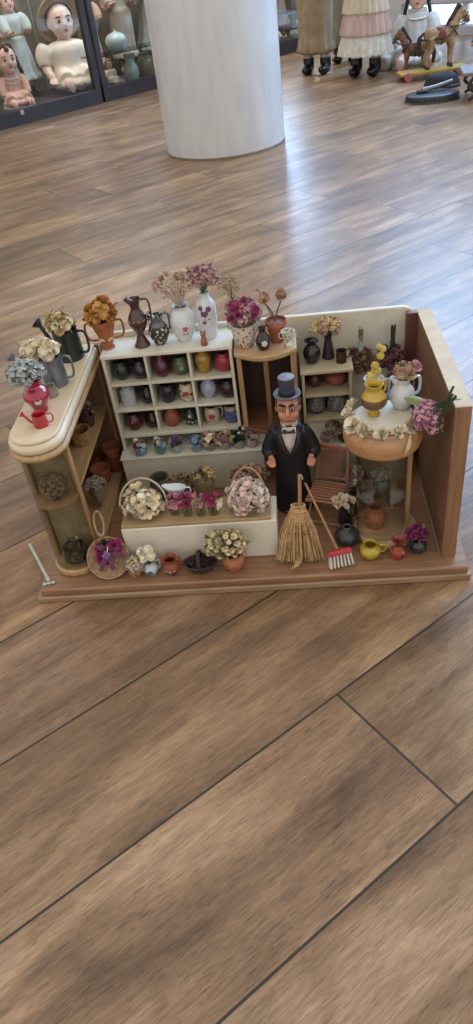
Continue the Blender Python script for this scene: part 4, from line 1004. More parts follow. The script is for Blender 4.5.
t = thing('wicker_basket', 'tiny orange wicker basket with greyish dried flowers at the front', 'basket', (.1500, .0275, zf), rot=(0, .12, 0))
mb = MB(); weave(mb, [(8, 0), (10, 7), (11, 15)], 32, amp=.45); mb.build('body', WICK, t)
mb = MB(); rope_ring(mb, 11, 15.3, 1); mb.build('rim', WICK, t)
bouquet('', '', (0, 0, 0), (0, 0, .018), (.010, .009, .012), 12, [('puff', mat('petal_greywhite', '')), ('carnation', CRM)], .006, (0, 0, .006), 6, parent=t)
BLW = speckle('delft', 'bfc3c4', ['5a7888', 'bfc3c4', '7c95a0', 'bfc3c4'], 210, .42, .25)
vessel('jug', 'little blue and white china jug at the front, next to the tiny orange basket', 'jug', (.1755, .0275, zf), [(6, 0), (7, 1), (10.5, 8), (10.8, 13), (7, 19), (6.3, 22), (8, 26)], BLW, handles=((8, 24, 9.5, 7.5, 14, 1.2, .3),), marks=[(FR, 10, 4.5, mat('mark_teal', '41606d'), 'flower')])
t = thing('dried_flowers', 'three cream papery blooms in the little blue and white jug', 'flowers', (.1755, .0275, zf))
for p in ((-.006, -.002, .034), (-.010, .003, .042), (.001, .003, .045), (.004, -.002, .036)): blossom(t, 'rose', IVORY, p, (p[0] * 60, -.6, .8), .0075)
mb = MB(); tube(mb, [(0, 0, .014), (-.003, 0, .034)], .001, 5); tube(mb, [(0, 0, .014), (0, .002, .04)], .001, 5); mb.build('stem', C_STEM(), t)
FACE = mat('rust_clay', '9a523a', '7d3f2d', rough=.55, scale=90)
def fj_spout(t, m):
    mb = MB(); T = Matrix.Scale(mm, 4); tube(mb, catmull([(-6, -2, 17), (-9, -2, 21), (-11, -2, 25)], 4), [3] * 9, 10, 0, T); mb.build('spout', m, t)
vessel('jar', 'rust-coloured clay jar with pale painted band, at the front before the counter', 'jar', (.2055, .0275, zf), [(7, 0), (8, 1), (12, 10), (12, 16), (9, 22), (8.5, 25), (11.5, 30)], FACE, handles=((12, 28, 11, 10.5, 15, 1.6, .15),), spout=fj_spout,
       marks=[(FR - .45, 14, 4, mat('mark_grey', 'b3aaa4'), 'leaf'), (FR + .3, 14, 4, mat('mark_grey', ''), 'leaf'), (FR - .05, 9, 4, mat('mark_blue', '54607a'), 'dot')])
t = thing('handled_basket', 'dark brown oval basket with crossed handle at the front', 'basket', (.2490, .0300, zf))
mb = MB(); weave(mb, [(14, 0), (18, 7), (22, 15)], 40, sx=1.12, sy=.72, amp=.5); mb.build('body', WICKD, t)
mb = MB(); rope_ring(mb, 22, 15, 1.3, sx=1.12, sy=.72); mb.build('rim', WICKD, t)
mb = MB()
pts = [(.0012, .0150 * math.cos(q), .014 + .020 * math.sin(q)) for q in [PI * i / 20 for i in range(21)]]
tube(mb, pts, .0016, 7); pts = [(p[0] - .003, p[1], p[2]) for p in pts]; tube(mb, pts, .0012, 7); mb.build('handle', WICKD, t)
DKP = mat('petal_brownplum', '523a3a', '3f2c2e', rough=.9, rnd=True)
bouquet('dried_flowers', 'withered dark plum-brown flowers lying in the dark brown basket', (.249, .030, zf), (0, 0, .012), (.018, .011, .010), 14, [('carnation', DKP)], .006, (0, 0, .004), 5, leafm=mat('dead_leaf', '4a3a30', '3a2d27', rough=.9))
vessel('flower_pot', 'round terracotta pot with cream-yellow dried bouquet, front centre', 'flower pot', (.2995, .0290, zf), [(9.5, 0), (10.5, 1.5), (16, 12), (16.5, 20), (13, 26), (12.5, 28), (15, 32)], mat('pale_terracotta', 'b0714f', '97593e', rough=.75, scale=120), handles=((10, 29, 15, 13.5, 20, 1.3, .2, glass('clear_glass', '')),))
YELW = mat('petal_buttercream', 'd5c79a', 'b8a673', rough=.85, rnd=True)
bouquet('dried_flowers', 'loose bouquet of small cream-yellow dried flowers with olive leaves', (.2995, .029, zf), (-.008, -.002, .049), (.030, .017, .022), 38, [('daisy', YELW), ('rose', CRM), ('carnation', YELW)], .0062, (0, 0, .022), 26, leafm=mat('olive_leaf', '6f6a48', '5a5538', rough=.8), zmin=-.45, leafsize=1.6)

# besom broom
STRAW = mat('straw', 'bd9b6c', '9a784c', rough=.8, scale=120, rnd=False); STRAW2 = mat('straw_light', 'd0b287', 'b08f60', rough=.8, scale=120)
t = thing('broom', 'straw besom broom standing upright at the front beside the counter', 'broom', (.3965, .0330, zf + .0034), rot=(-.30, .03, 0))
mb = MB()
for k in range(190):
    a = R.random() * 6.28; q = math.sqrt(R.random()); e = Vector((.037 * q * math.cos(a), .0105 * q * math.sin(a), R.uniform(0, .007)))
    b = Vector((.0085 * q * math.cos(a), .0075 * q * math.sin(a), .085 + R.uniform(-.002, .004)))
    m_ = (e * .45 + b * .55) + Vector((e.x * .12 + R.uniform(-.002, .002), R.uniform(-.001, .001), 0))
    if b.z < .2: tube(mb, [e, m_, b], [.0008, .0010, .0008], 4, R.choice((0, 0, 1)))
o = mb.build('straw', [STRAW, STRAW2], t); o['kind'] = 'stuff'
mb = MB()
lathe(mb, [(0, 60), (12, 61), (10.5, 72), (9.3, 84), (0, 84.5)], 24, sx=1.05, sy=.8, mod=lambda a, r, z, x, y: (x * (1 + .06 * math.sin(a * 12)), y)); mb.build('bound_neck', STRAW, t)
for z, r, m in ((88, 9.3, STRAW2), (80, 10.0, STRAW2), (66, 11.8, STRAW2)):
    mb = MB(); rope_ring(mb, r, z, 1.1, sx=1.05, sy=.8); mb.build('binding', m, t)
mb = MB(); tube(mb, [(.022 * math.cos(q) * 1.0, .0085 * math.sin(q), .046 - .002 * math.cos(q)) for q in [2 * PI * i / 30 for i in range(30)]], .0008, 6, closed=True); mb.build('binding', mat('red_cord', '96503a', '7d3f2c', rough=.7), t)
mb = MB(); tube(mb, [(.002, 0, .08), (.003, 0, .105), (.0035, 0, .134)], [.0030, .0028, .0026], 10); mb.build('handle', mat('pale_stick', 'a67f55', '8c673f', rough=.6, stretch=(1, 1, .2)), t)
mb = MB(); tube(mb, catmull([(.003, -.002, .130), (.006, -.004, .134), (.0075, -.004, .128)], 4), .0009, 5); mb.build('hanging_cord', mat('pale_cord', 'b3a58c'), t)
mb = MB()
for k in range(6): tube(mb, [(-.006 + k * .0012, -.006, .006), (-.008 + k * .0013, -.016, .002), (-.013 + k * .0018, -.022 - R.uniform(0, .006), .0015)], .0006, 4)
mb.build('loose_straw', STRAW2, t)

# red scrubbing brush on a stick: lower end out in front, stick leaning on the broom
t = thing('brush', 'red and white long-handled scrubbing brush leaning on the straw broom', 'brush', (.4545, .0190, zf))
hd = Vector((-.0395, .038, .093)) ; P0 = Vector((-.004, .010, .027))
mb = MB(); tube(mb, [P0, P0 + hd], [.0021, .0017], 10); mb.build('handle', mat('light_stick', 'b58a61', '9c7049', rough=.5), t)
TB = Matrix.Translation((0, .005, .0195)) @ Matrix.Rotation(.25, 4, 'Z') @ Matrix.Rotation(-.35, 4, 'X')
mb = MB(); box(mb, -.0175, .0175, -.0045, .0045, .000, .008, T=TB); mb.build('head', mat('red_plastic', 'bf3b41', 'aa2f37', rough=.35), t, bevel=.0018)
mb = MB()
for i in range(7):
    for j in range(3):
        x = -.0148 + i * .0049; y = -.0028 + j * .0028
        tube(mb, [TB @ Vector((x, y, .001)), TB @ Vector((x * 1.12, y * 1.4, -.0175))], [.0013, .0017], 6)
mb.build('bristles', mat('white_bristle', 'd8d3c6', 'bdb6a6', rough=.7), t)

# pots at the right front
vessel('bottle_vase', 'squat black-green bottle with pale metal mouth, right of the brush', 'vase', (.4685, .0720, zf), [(12, 0), (15, 2), (18.5, 9), (17.5, 17), (11, 23), (5.5, 26), (5, 29), (6, 30.5)], glaze('slate_green', '252b2a', '31383a', rough=.4), band=[(27.5, 30.5, mat('pewter', 'b3b3a6', '96968a', rough=.4, metal=.3))])
vessel('vase', 'tall narrow black vase behind the squat black-green bottle', 'vase', (.4690, .1110, zf), [(9, 0), (10.5, 2), (11, 16), (8, 30), (7.5, 36), (9, 42)], BLACKG, handles=((14, 38, 10, 8, 17, 1.4, .2),))
bouquet('dried_flowers', 'ragged ivory dried bloom in the tall narrow black vase', (.469, .111, zf), (-.002, -.002, .047), (.014, .010, .007), 9, [('carnation', IVORY), ('carnation', CRM)], .0075, (0, 0, .036), 3)
YEL = glaze('lemon', 'bda536', 'a8902a', rough=.2, coat=.5)
vessel('jug', 'small bulbous lemon yellow jug with loop handle, front right', 'jug', (.4990, .0385, zf), [(9, 0), (11, 1.5), (15, 9), (14.5, 15), (10, 19.5), (9.2, 21), (10.5, 24)], YEL, handles=((6, 19, 13.5, 12.5, 23, 1.9, .1),))
vessel('vase', 'orange-red flared vase in front of the round showcase', 'vase', (.5385, .0340, zf), [(8.5, 0), (9.5, 1.5), (11.5, 8), (10, 14), (5, 20), (4.8, 24), (8, 30), (10.5, 33)], speckle('flame_glaze', '8f3a2c', ['b3613a', '8f3a2c', '6b2b2e'], 150, .45, .25))
vessel('vase', 'small dark green round vase at the right front corner', 'vase', (.5680, .0430, zf), [(8, 0), (9.5, 1.5), (12.5, 9), (12, 16), (8, 20), (8, 22), (9.5, 24)], glaze('pine', '1f2a26', '2b3833'))
PURF = mat('petal_purplepink', '8d3b69', '6f2c55', rough=.75, rnd=True)
bouquet('dried_flowers', 'spiky purple-pink flower in the small dark green vase', (.568, .043, zf), (-.002, 0, .032), (.012, .010, .009), 11, [('carnation', PURF)], .0078, (0, 0, .02), 3)

# round showcase: inside
zi = .0229 + .0122
vessel('jug', 'unglazed terracotta jug inside the round glass showcase', 'jug', (.5125, .0930, zi), [(12.5, 0), (14, 1.5), (15.5, 12), (15, 22), (10.5, 28), (10, 31), (14, 40)], mat('pink_terracotta', 'ae6d52', '955a43', rough=.8, scale=120), handles=((10, 36, 14.5, 12, 21, 1.4, .3),), marks=[(FR + .75, 10, 3, mat('mark_hole', '4a2a20'), 'dot')])
vessel('pot', 'dark pot with pale speckled flower on the glass shelf of the round showcase', 'pot', (.5210, .0900, .0229 + .0782), [(8, 0), (10, 2), (13, 11), (11, 19), (9.5, 23)], glaze('smoke_green', '4b524e', '3b423f'))
bouquet('dried_flowers', 'greyish hydrangea head in the dark pot on the showcase shelf', (.521, .090, .101), (-.002, 0, .029), (.012, .010, .008), 9, [('puff', mat('petal_silver', '9a9a90', '7d7e78', rough=.9, rnd=True))], .0065, (0, 0, .02), 4)
# round showcase: on top
zv = SHOP_TOP['vc']
vessel('jug', 'yellow jug with wide brown band on the round showcase', 'jug', (.5085, .0975, zv), [(7.5, 0), (8.5, 1.5), (7, 6), (8, 9), (16, 17), (17, 25), (13, 33), (9.5, 37), (9.5, 41), (12.5, 47)], glaze('sun', 'c9a63a', 'b5922c', coat=.5), handles=((31, 46, 14, 11, 18.5, 1.7, .5),), band=[(13, 28, mat('umber_band', '6f5338', '5d4530', rough=.4))])
def wj_spout(t, m):
    mb = MB(); T = Matrix.Scale(mm, 4); tube(mb, catmull([(-6, 0, 36), (-11, 0, 41), (-15, 0, 46)], 4), [4.6] * 5 + [3.5] * 4, 12, 0, T); mb.build('spout', m, t)
vessel('pitcher', 'white round china pitcher with loop handle on the round showcase', 'pitcher', (.5480, .1120, zv - .0), [(9, 0), (11, 1.5), (16.5, 11), (17.5, 19), (14, 28), (9.5, 34), (9, 38), (11.5, 45)], WPOR, handles=((14, 40, 15.5, 10.5, 26, 2.2, .35),), spout=wj_spout)
t = bouquet('dried_flowers', 'drooping beige and pink dried roses in the white china pitcher', (.548, .112, zv), (.003, -.002, .053), (.013, .010, .011), 9, [('rose', BEIGE), ('carnation', CRM2)], .0085, (0, 0, .034), 4)
blossom(t, 'carnation', mat('petal_palepinkbright', 'd3a3b0', 'c08b9c', rough=.8), (.014, -.004, .060), (.4, -.6, .6), .0095, label='pale pink bloom')
t = vessel('pitcher', 'white pitcher with black rim and pale blue handle, behind the yellow jug', 'pitcher', (.5120, .1290, zv - .0052 if False else .2229), [(9, 0), (10, 1.5), (12, 10), (11, 22), (9, 30), (9.5, 33), (14, 42)], WPOR, handles=((10, 38, 11.5, 11.5, 21, 1.6, .1, glaze('pale_blue', 'a3b5bf', '93a6b2')),), band=[(40, 42, BLACKG)])
t = thing('billy_buttons', 'yellow ball flowers climbing from the white black-rimmed pitcher', 'flowers', (.5120, .1290, .2229))
YB = mat('petal_pollen', 'd1bd6a', 'b8a04c', rough=.85, rnd=True)
mb = MB()
for p, s in (((-.004, -.003, .046), .0075), ((.003, .001, .052), .0075), ((.001, -.002, .062), .006), ((.008, -.001, .075), .0055), ((.011, .001, .0835), .005), ((.006, 0, .088), .004)):
    blossom(t, 'seedball', YB, p, (0, 0, 1), s); tube(mb, [(0, 0, .03), (p[0] * .6, p[1], p[2] * .8), p], .0007, 5)
mb.build('stem', C_STEM(), t)
t = thing('rose_garland', 'garland of cream paper roses draped round the top of the round showcase', 'garland', (.5200, .0880, .2230))
GR = mat('petal_garland', 'eae1ca', 'dacdaf', rough=.8, rnd=True)
pts = []
for i in range(10):
    a = 2.55 + i * (7.0 - 2.55) / 9; r = .0440 + R.uniform(-.001, .002)
    z = .007 if math.sin(a) > -.2 else .0045
    p = Vector((r * math.cos(a), r * math.sin(a), z)); pts.append(p)
    blossom(t, R.choice(('carnation', 'carnation', 'rose')), GR, p + Vector((0, 0, .004)), (math.cos(a) * .9, math.sin(a) * .9, .75), R.uniform(.0115, .0135))
mb = MB(); tube(mb, catmull(pts, 4), .0011, 6); mb.build('cord', mat('olive_cord', '7d7450', '665e40', rough=.8), t)
mb = MB()
for p in pts:
    for k in range(2): leaf(mb, p, (p.x * 20 + R.uniform(-.6, .6), p.y * 20 + R.uniform(-.6, .6), R.uniform(-.3, .6)), .013, .006)
mb.build('leaf', mat('khaki_leaf', 'a3966c', '877b55', rough=.8), t)
mb = MB(); q = Vector((.0285, -.0455, .004)); tube(mb, [q, q + Vector((-.0025, -.006, -.012)), q + Vector((-.007, -.0085, -.024))], [.0012, .0032, .0006], 8, flat=.35); mb.build('ribbon_end', mat('cream_ribbon', 'c9b990', 'b5a47b', rough=.6), t)

# things along the right wall and back wall
t = bouquet('hanging_flowers', 'bunch of pink flowers hooked inside the brown right wall', (.5730, .0520, .24), (-.001, .003, .0), (.0125, .017, .021), 18, [('carnation', mat('petal_orchid', 'd5a3b1', 'bd8698', rough=.8, rnd=True)), ('puff', mat('petal_orchid', ''))], .0100, (.0215, -.022, .045), 6, leafm=mat('mid_leaf', '6a7a45', '566538', rough=.7), stemm=mat('deep_stem', '3d4a2c', '2f3a22', rough=.7))
mb = MB()
for k in range(7):
    e = Vector((.0220 + R.uniform(-.003, .003), -.022 + R.uniform(-.004, .004), .056 + R.uniform(-.008, .004))); tube(mb, catmull([(.006 + R.uniform(-.006, .006), -.012, -.012), (.011, -.018, .022), e], 4), .0015, 5)
mb.build('stem_bundle', mat('deep_stem', ''), t)
mb = MB(); leaf(mb, (-.004, .018, .020), (-.9, .2, .25), .026, .016, curl=.2); mb.build('leaf', mat('bright_leaf', '7d8c50', '68773f', rough=.6), t); mb = MB(); leaf(mb, (.018, -.018, .042), (.9, -.2, .2), .016, .007, curl=.2); mb.build('leaf', mat('bright_leaf', ''), t)
DRP = mat('petal_drypink', '8f6a68', '6f504f', rough=.9, rnd=True); DRM = mat('petal_drymaroon', '7a4a58', '5c3542', rough=.9, rnd=True)
for (x, lab, kinds, wm, h) in ((.511, 'brownish pink dried bunch with silver-wrapped stems hung upside down on the cream back wall', [('puff', DRP), ('carnation', DRYB)], mat('silver_foil', 'c5cbce', 'aab2b7', rough=.35, metal=.25, bump=.5, scale=300), .262),
                               (.560, 'plum dried bunch with dark stems hung upside down on the cream back wall', [('puff', DRM), ('carnation', DRP)], mat('dark_stems', '2d2a22', '3a352b', rough=.7), .262)):
    t = thing('hanging_bunch', lab, 'flowers', (x, .2905, .2))
    for p, d in dome(17, (0, .0005, .006), (.019, .011, .017), -.9):
        k, m = R.choice(kinds); blossom(t, k, m, p, d, .0085)
    mb = MB()
    for k in range(9):
        a = k * .7; tube(mb, [(.007 * math.cos(a), .005 * math.sin(a), .012), (.0022 * math.cos(a), .0022 * math.sin(a), .030), (.0030 * math.cos(a + .5), .0030 * math.sin(a + .5), .061 + R.uniform(-.004, .002))], .0011, 5)
    mb.build('stem', C_STEM() if x < .53 else wm, t)
    mb = MB(); lathe(mb, smoothprof([(4.5, 22), (3.4, 34), (3.2, 48), (1.2, 62)] if x < .53 else [(3.5, 27), (3.8, 30), (3.6, 36)], 3), 14, mod=lambda a, r, z, x_, y: (x_ * (1 + .14 * math.sin(a * 3 + z * .5)), y)); mb.build('wrapping', wm, t)
vessel('vase', 'dark vase in the back right corner mostly hidden by the white pitcher', 'vase', (.5630, .2650, .0994), [(10, 0), (13, 8), (13.5, 24), (9, 38), (10, 44)], glaze('cocoa', '3f2c2a', '4d3733'))
bouquet('dried_flowers', 'brown dried flowers in the back right corner with buff seed heads', (.563, .265, .0994), (.005, .001, .068), (.0185, .016, .026), 20, [('puff', DRP), ('spray', BEIGE), ('carnation', mat('petal_brownpink', '8f6e62', '73554d', rough=.9, rnd=True))], .0095, (0, 0, .04), 8, leafm=mat('brown_leaf', '5f4a3d', '4d3b31', rough=.9))
t = thing('wicker_basket', 'dark wicker basket of dusty pink flowers on the floor between chair and round showcase', 'basket', (.4900, .1720, zf))
mb = MB(); weave(mb, [(13, 0), (15, 12), (17, 24)], 36, sy=.8); mb.build('body', WICKD, t)
mb = MB(); rope_ring(mb, 17, 24, 1.3, sy=.8); mb.build('rim', WICKD, t)
bouquet('', '', (0, 0, 0), (0, 0, .032), (.018, .014, .028), 26, [('carnation', mat('petal_ashpink', 'b39a94', '957b78', rough=.9, rnd=True)), ('puff', mat('petal_greywhite', '')), ('puff', DRP)], .0082, (0, 0, .01), 8, parent=t)
bouquet('dried_flowers', 'faded dried bunch on the bench behind the round showcase', (.5250, .2350, .0994), (0, 0, .02), (.025, .012, .017), 16, [('puff', DRP), ('carnation', mat('petal_ashpink', ''))], .0085, (0, 0, .001), 8)

# slatted chair
CHW = wood('chair_wood', 'a5735a', '8c5d48', 'x', .45)
t = thing('slatted_chair', 'reddish-brown slatted wooden chair beside the top-hatted figure', 'chair', (.4435, .1330, zf), rz=-.36)
sw2, sd2, sh = .0262, .0275, .049
mb = MB(); box(mb, -sw2, -sw2 + .004, -sd2, sd2, sh - .003, sh); mb.build('seat_rail', CHW, t, bevel=.0005)
mb = MB(); box(mb, sw2 - .004, sw2, -sd2, sd2, sh - .003, sh); mb.build('seat_rail', CHW, t, bevel=.0005)
for i in range(8):
    y = -sd2 + .0005 + i * .0068; mb = MB(); box(mb, -sw2 + .0002, sw2 - .0002, y, y + .0038, sh + .0001, sh + .0022); mb.build('seat_slat', CHW, t, bevel=.0004)
for x in (-sw2, sw2 - .0045):
    mb = MB(); tube(mb, [(x + .0022, sd2 + .002, sh - .004), (x + .0022, sd2 + .012, sh + .062)], .0024, 8); mb.build('back_post', CHW, t)
for i in range(9):
    x = -sw2 + .006 + i * .0042; mb = MB(); tube(mb, [(x, sd2 + .0035, sh + .006), (x, sd2 + .0112, sh + .055)], .0012, 5); mb.build('back_slat', CHW, t)
mb = MB(); box(mb, -sw2 - .001, sw2 + .001, sd2 + .0095, sd2 + .0135, sh + .055, sh + .0615); mb.build('top_rail', CHW, t, bevel=.0006)
mb = MB(); box(mb, -sw2 + .001, sw2 - .001, sd2 + .002, sd2 + .005, sh + .003, sh + .0075); mb.build('lower_rail', CHW, t, bevel=.0005)
for x in (-sw2 + .002, sw2 - .002):
    for ys in ((-sd2 + .002, sd2 - .002), (sd2 - .002, -sd2 + .002)):
        mb = MB(); tube(mb, [(x + (.0016 if ys[0] > 0 else -.0016) * (1 if x < 0 else -1), ys[0], 0.0018), (x + (.0016 if ys[0] > 0 else -.0016) * (1 if x < 0 else -1), ys[1], sh - .002)], .0019, 7); mb.build('leg', CHW, t)
for y in (-sd2 + .004, sd2 - .004):
    mb = MB(); tube(mb, [(-sw2 + .002, y, .007), (sw2 - .002, y, .007)], .0015, 7); mb.build('stretcher', CHW, t)

# white plastic stick lying over the base edge at the left
t = thing('plastic_stick', 'thin white plastic stick slanting off the left front corner of the base', 'stick', (.0175, .0215, .0228))
dv = Vector((-.0640, .1080, -.0165)) 
mb = MB(); tube(mb, [(0, 0, .0026), tuple(dv * .98 + Vector((0, 0, .0026)))], .0026, 8, flat=.7); mb.build('rod', mat('white_plastic', 'c3c8bf', 'b3b8af', rough=.4), t)
mb = MB()
for q in (0, 1, 2): ball(mb, (-.005 + q * .006, -.006 + q * .0015, .0022), (.0036, .0028, .0022), seg=10)
mb.build('foot', mat('white_plastic', ''), t)

# ------------------------------------------------------------------ figures
SKIN = mat('figure_skin', 'cc9272', 'bd8262', rough=.45, scale=80)
def finger_hand(mb, wrist, d, s, side=1):
    """palm, four unequal curled fingers and a thumb from the side of the palm; d is the hand direction"""
    d = Vector(d).normalized(); up = Vector((0, -1, 0)) if abs(d.y) < .8 else Vector((0, 0, 1))
    x = d.cross(up).normalized(); n = x.cross(d).normalized(); W = Vector(wrist)
    for k in range(4):   # palm as four merging rays
        o = (k - 1.5) * .22 * s
        tube(mb, [W + x * o * .5, W + d * s * .5 + x * o], [.20 * s, .17 * s], 6)
        L = (.42, .5, .47, .36)[k] * s; b = W + d * s * .5 + x * o
        tube(mb, [b, b + d * L * .5 + n * .06 * s, b + d * L * .85 + n * .22 * s, b + d * L + n * .36 * s], [.125 * s, .115 * s, .105 * s, .085 * s], 6)
    b = W + d * s * .18 - x * side * .3 * s
    tube(mb, [b, b + (d * .5 - x * side * .6).normalized() * .3 * s + n * .05 * s, b + (d * .9 - x * side * .4).normalized() * .5 * s + n * .15 * s], [.13 * s, .12 * s, .09 * s], 6)

# the top-hatted shopkeeper figure
FG = thing('figurine', 'tall wooden-looking gentleman figure in black coat, bow tie and top hat', 'figure', (.3935, .1650, zf + .0006), rz=-.05)
mb = MB()
ball(mb, (0, 0, .1900), (.0165, .0170, .0225), seg=20)                # skull
ball(mb, (0, -.0045, .1760), (.0152, .0130, .0145), seg=16)           # jaw and cheeks
ball(mb, (-.0085, -.0110, .1785), (.0058, .005, .0062), seg=10); ball(mb, (.0085, -.0110, .1785), (.0058, .005, .0062), seg=10)
ball(mb, (0, -.0150, .1665), (.0050, .0042, .0042), seg=10)             # chin
tube(mb, [(0, -.0160, .1920), (0, -.0195, .1845)], [.0022, .0036], 8); ball(mb, (0, -.0195, .1832), (.0040, .0034, .0032), seg=10)   # nose
for s in (-1, 1): ball(mb, (s * .0168, .001, .1840), (.0024, .0038, .0060), seg=10)     # ears
tube(mb, [(0, 0, .170), (0, .001, .146)], [.0095, .011], 12)
ball(mb, (0, .001, .128), (.027, .015, .026), seg=16); ball(mb, (0, .001, .088), (.021, .015, .03), seg=16)
for s in (-1, 1):
    tube(mb, catmull([(s * .020, 0, .144), (s * .030, .001, .122), (s * .032, -.006, .109), (s * .030, -.013, .103)], 4), [.009] * 3 + [.0068] * 6 + [.0048] * 4, 10)
    finger_hand(mb, (s * .030, -.0125, .104), (s * -.1, -.35, -.9), .0135, s)
    tube(mb, [(s * .010, .001, .09), (s * .0115, -.001, .048), (s * .0115, .001, .010)], [.011, .0095, .007], 10); ball(mb, (s * .0115, -.006, .006), (.007, .013, .006), seg=10)
put('body', fuse(mb, .00125, 3), SKIN, FG)
COAT = mat('coat_black', '131216', '1d1a20', rough=.5, scale=90, bump=.15); COATP = mat('coat_plum', '3b2b34', '2c2329', rough=.5, scale=90)
mb = MB()
def coatmod(a, r, z, x, y): return x * (1 + .035 * math.sin(a * 7) * max(0, 1 - z / 90)), y
lathe(mb, smoothprof([(0.1, 3), (30, 3), (29.5, 20), (28, 50), (25.5, 82), (25, 104), (26.5, 126), (26, 141), (19, 154), (13, 159), (.1, 160)], 4), 40, sx=1.0, sy=.72, mod=coatmod)
for s in (-1, 1):
    tube(mb, catmull([(s * .018, 0, .147), (s * .0285, .001, .130), (s * .0345, -.001, .112), (s * .0315, -.010, .1055)], 4), [.0110] * 4 + [.0105] * 6 + [.0090] * 3, 14)
put('coat', fuse(mb, .0014, 3), COAT, FG)
mb = MB()    # lapels
for s in (-1, 1):
    pts = [(s * .012, -.0155, .158), (s * .0145, -.0205, .146), (s * .011, -.0230, .131), (s * .001, -.0236, .114)]
    tube(mb, catmull(pts, 4), [.002, .0035, .0045, .004, .0012], 8, flat=.4)
mb.build('lapel', COATP, FG)
WSH = mat('shirt_white', 'd0c9bd', 'bfb7aa', rough=.7)
mb = MB(); vs = [(-.0100, -.0150, .160), (.0100, -.0150, .160), (.0100, -.0200, .149), (.006, -.0228, .134), (0, -.0240, .119), (-.006, -.0228, .134), (-.0100, -.0200, .149), (0, -.0220, .152), (0, -.0243, .136)]
mb.add(vs, [(0, 7, 1), (1, 7, 2), (0, 6, 7), (6, 5, 8, 7), (7, 8, 3, 2), (5, 4, 8), (8, 4, 3)])
o = mb.build('shirt_front', WSH, FG); md = o.modifiers.new('thick', 'SOLIDIFY'); md.thickness = .003; md.offset = 0
mb = MB(); lathe(mb, [(11.5, 156), (12.8, 157), (12.8, 165), (11.6, 164.5), (11.5, 156)], 30, sy=1.08, arc=(-PI / 2 + .35, 1.5 * PI - .35)); mb.build('collar', WSH, FG)
mb = MB()
for s in (-1, 1): tube(mb, [(0, -.0240, .1570), (s * .004, -.0243, .1575), (s * .0082, -.0222, .1577)], [.0013, .0024, .0034], 8)
ball(mb, (0, -.0245, .1570), (.0018, .0015, .002), seg=8); mb.build('bow_tie', mat('tie_black', '1a1517', '2a2022', rough=.4), FG)
HATM = mat('hat_felt', '3a3b44', '474852', rough=.85, scale=60)
mb = MB(); lathe(mb, smoothprof([(0.1, 205), (14.0, 205), (18.5, 206.0), (19.8, 208.2), (19.0, 209.0), (12.6, 207.6)], 2), 40); mb.build('hat_brim', mat('hat_brim_grey', '73767f', '62656e', rough=.55), FG)
mb = MB(); lathe(mb, [(12.3, 207.7), (11.5, 213), (11.3, 224), (12.0, 234), (11.7, 234.8)], 36); lathe(mb, [(11.75, 234.7), (11.0, 235.2), (0, 235.6)], 36, mi=1)
mb.build('hat_crown', [HATM, mat('hat_top_grey', '83858c', '73757c', rough=.6)], FG)
mb = MB(); lathe(mb, [(12.7, 208.0), (12.3, 213), (12.0, 213), (12.3, 207.8)], 36); mb.build('hat_band', mat('tie_black', ''), FG)
EYW = mat('eye_white', 'cfc6ba', rough=.2); EYD = mat('eye_dark', '1b1614', rough=.15)
for s in (-1, 1):
    mb = MB(); ball(mb, (s * .0068, -.0155, .1915), (.0032, .0022, .0020), seg=12); e = mb.build('eye', EYW, FG)
    mb = MB(); ball(mb, (s * .0066, -.0174, .1915), (.0018, .0011, .0017), seg=8); mb.build('pupil', EYD, e)
    mb = MB(); tube(mb, [(s * .0022, -.0172, .1960), (s * .0074, -.0172, .1985), (s * .0128, -.0128, .1965)], [.0012, .0018, .0010], 6); mb.build('eyebrow', EYD, FG)
    mb = MB(); tube(mb, [(s * .0068 + .0044 * math.cos(q), -.0184 + .0012 * abs(math.cos(q)), .1915 + .0036 * math.sin(q)) for q in [2 * PI * i / 18 for i in range(18)]], .0004, 5, closed=True); mb.build('spectacle_rim', EYD, FG)
mb = MB(); tube(mb, [(-.0050, -.0168, .1725), (0, -.0184, .1716), (.0050, -.0168, .1725)], [.0007, .0014, .0007], 6); mb.build('mouth', mat('lip_brown', '7d4038', '6b332d'), FG)
mb = MB()
for s in (-1, 1): ball(mb, (s * .0158, .0035, .1930), (.0028, .009, .010), seg=10)
ball(mb, (0, .009, .191), (.0150, .009, .017), seg=14); mb.build('hair', mat('hair_grey', '5d4a3e', '4a3a31', rough=.8), FG)
mb = MB()
for k in range(4): ball(mb, (0, -.0240 + .0008 * (k > 1) + k * .0004, .108 - k * .011), .0011, seg=8)
mb.build('coat_buttons', EYD, FG)
mb = MB()
for s in (-1, 1): ball(mb, (s * .0115, -.0125, .004), (.0075, .012, .0042), seg=12)
mb.build('shoe', mat('shoe_black', '151214', rough=.3), FG)

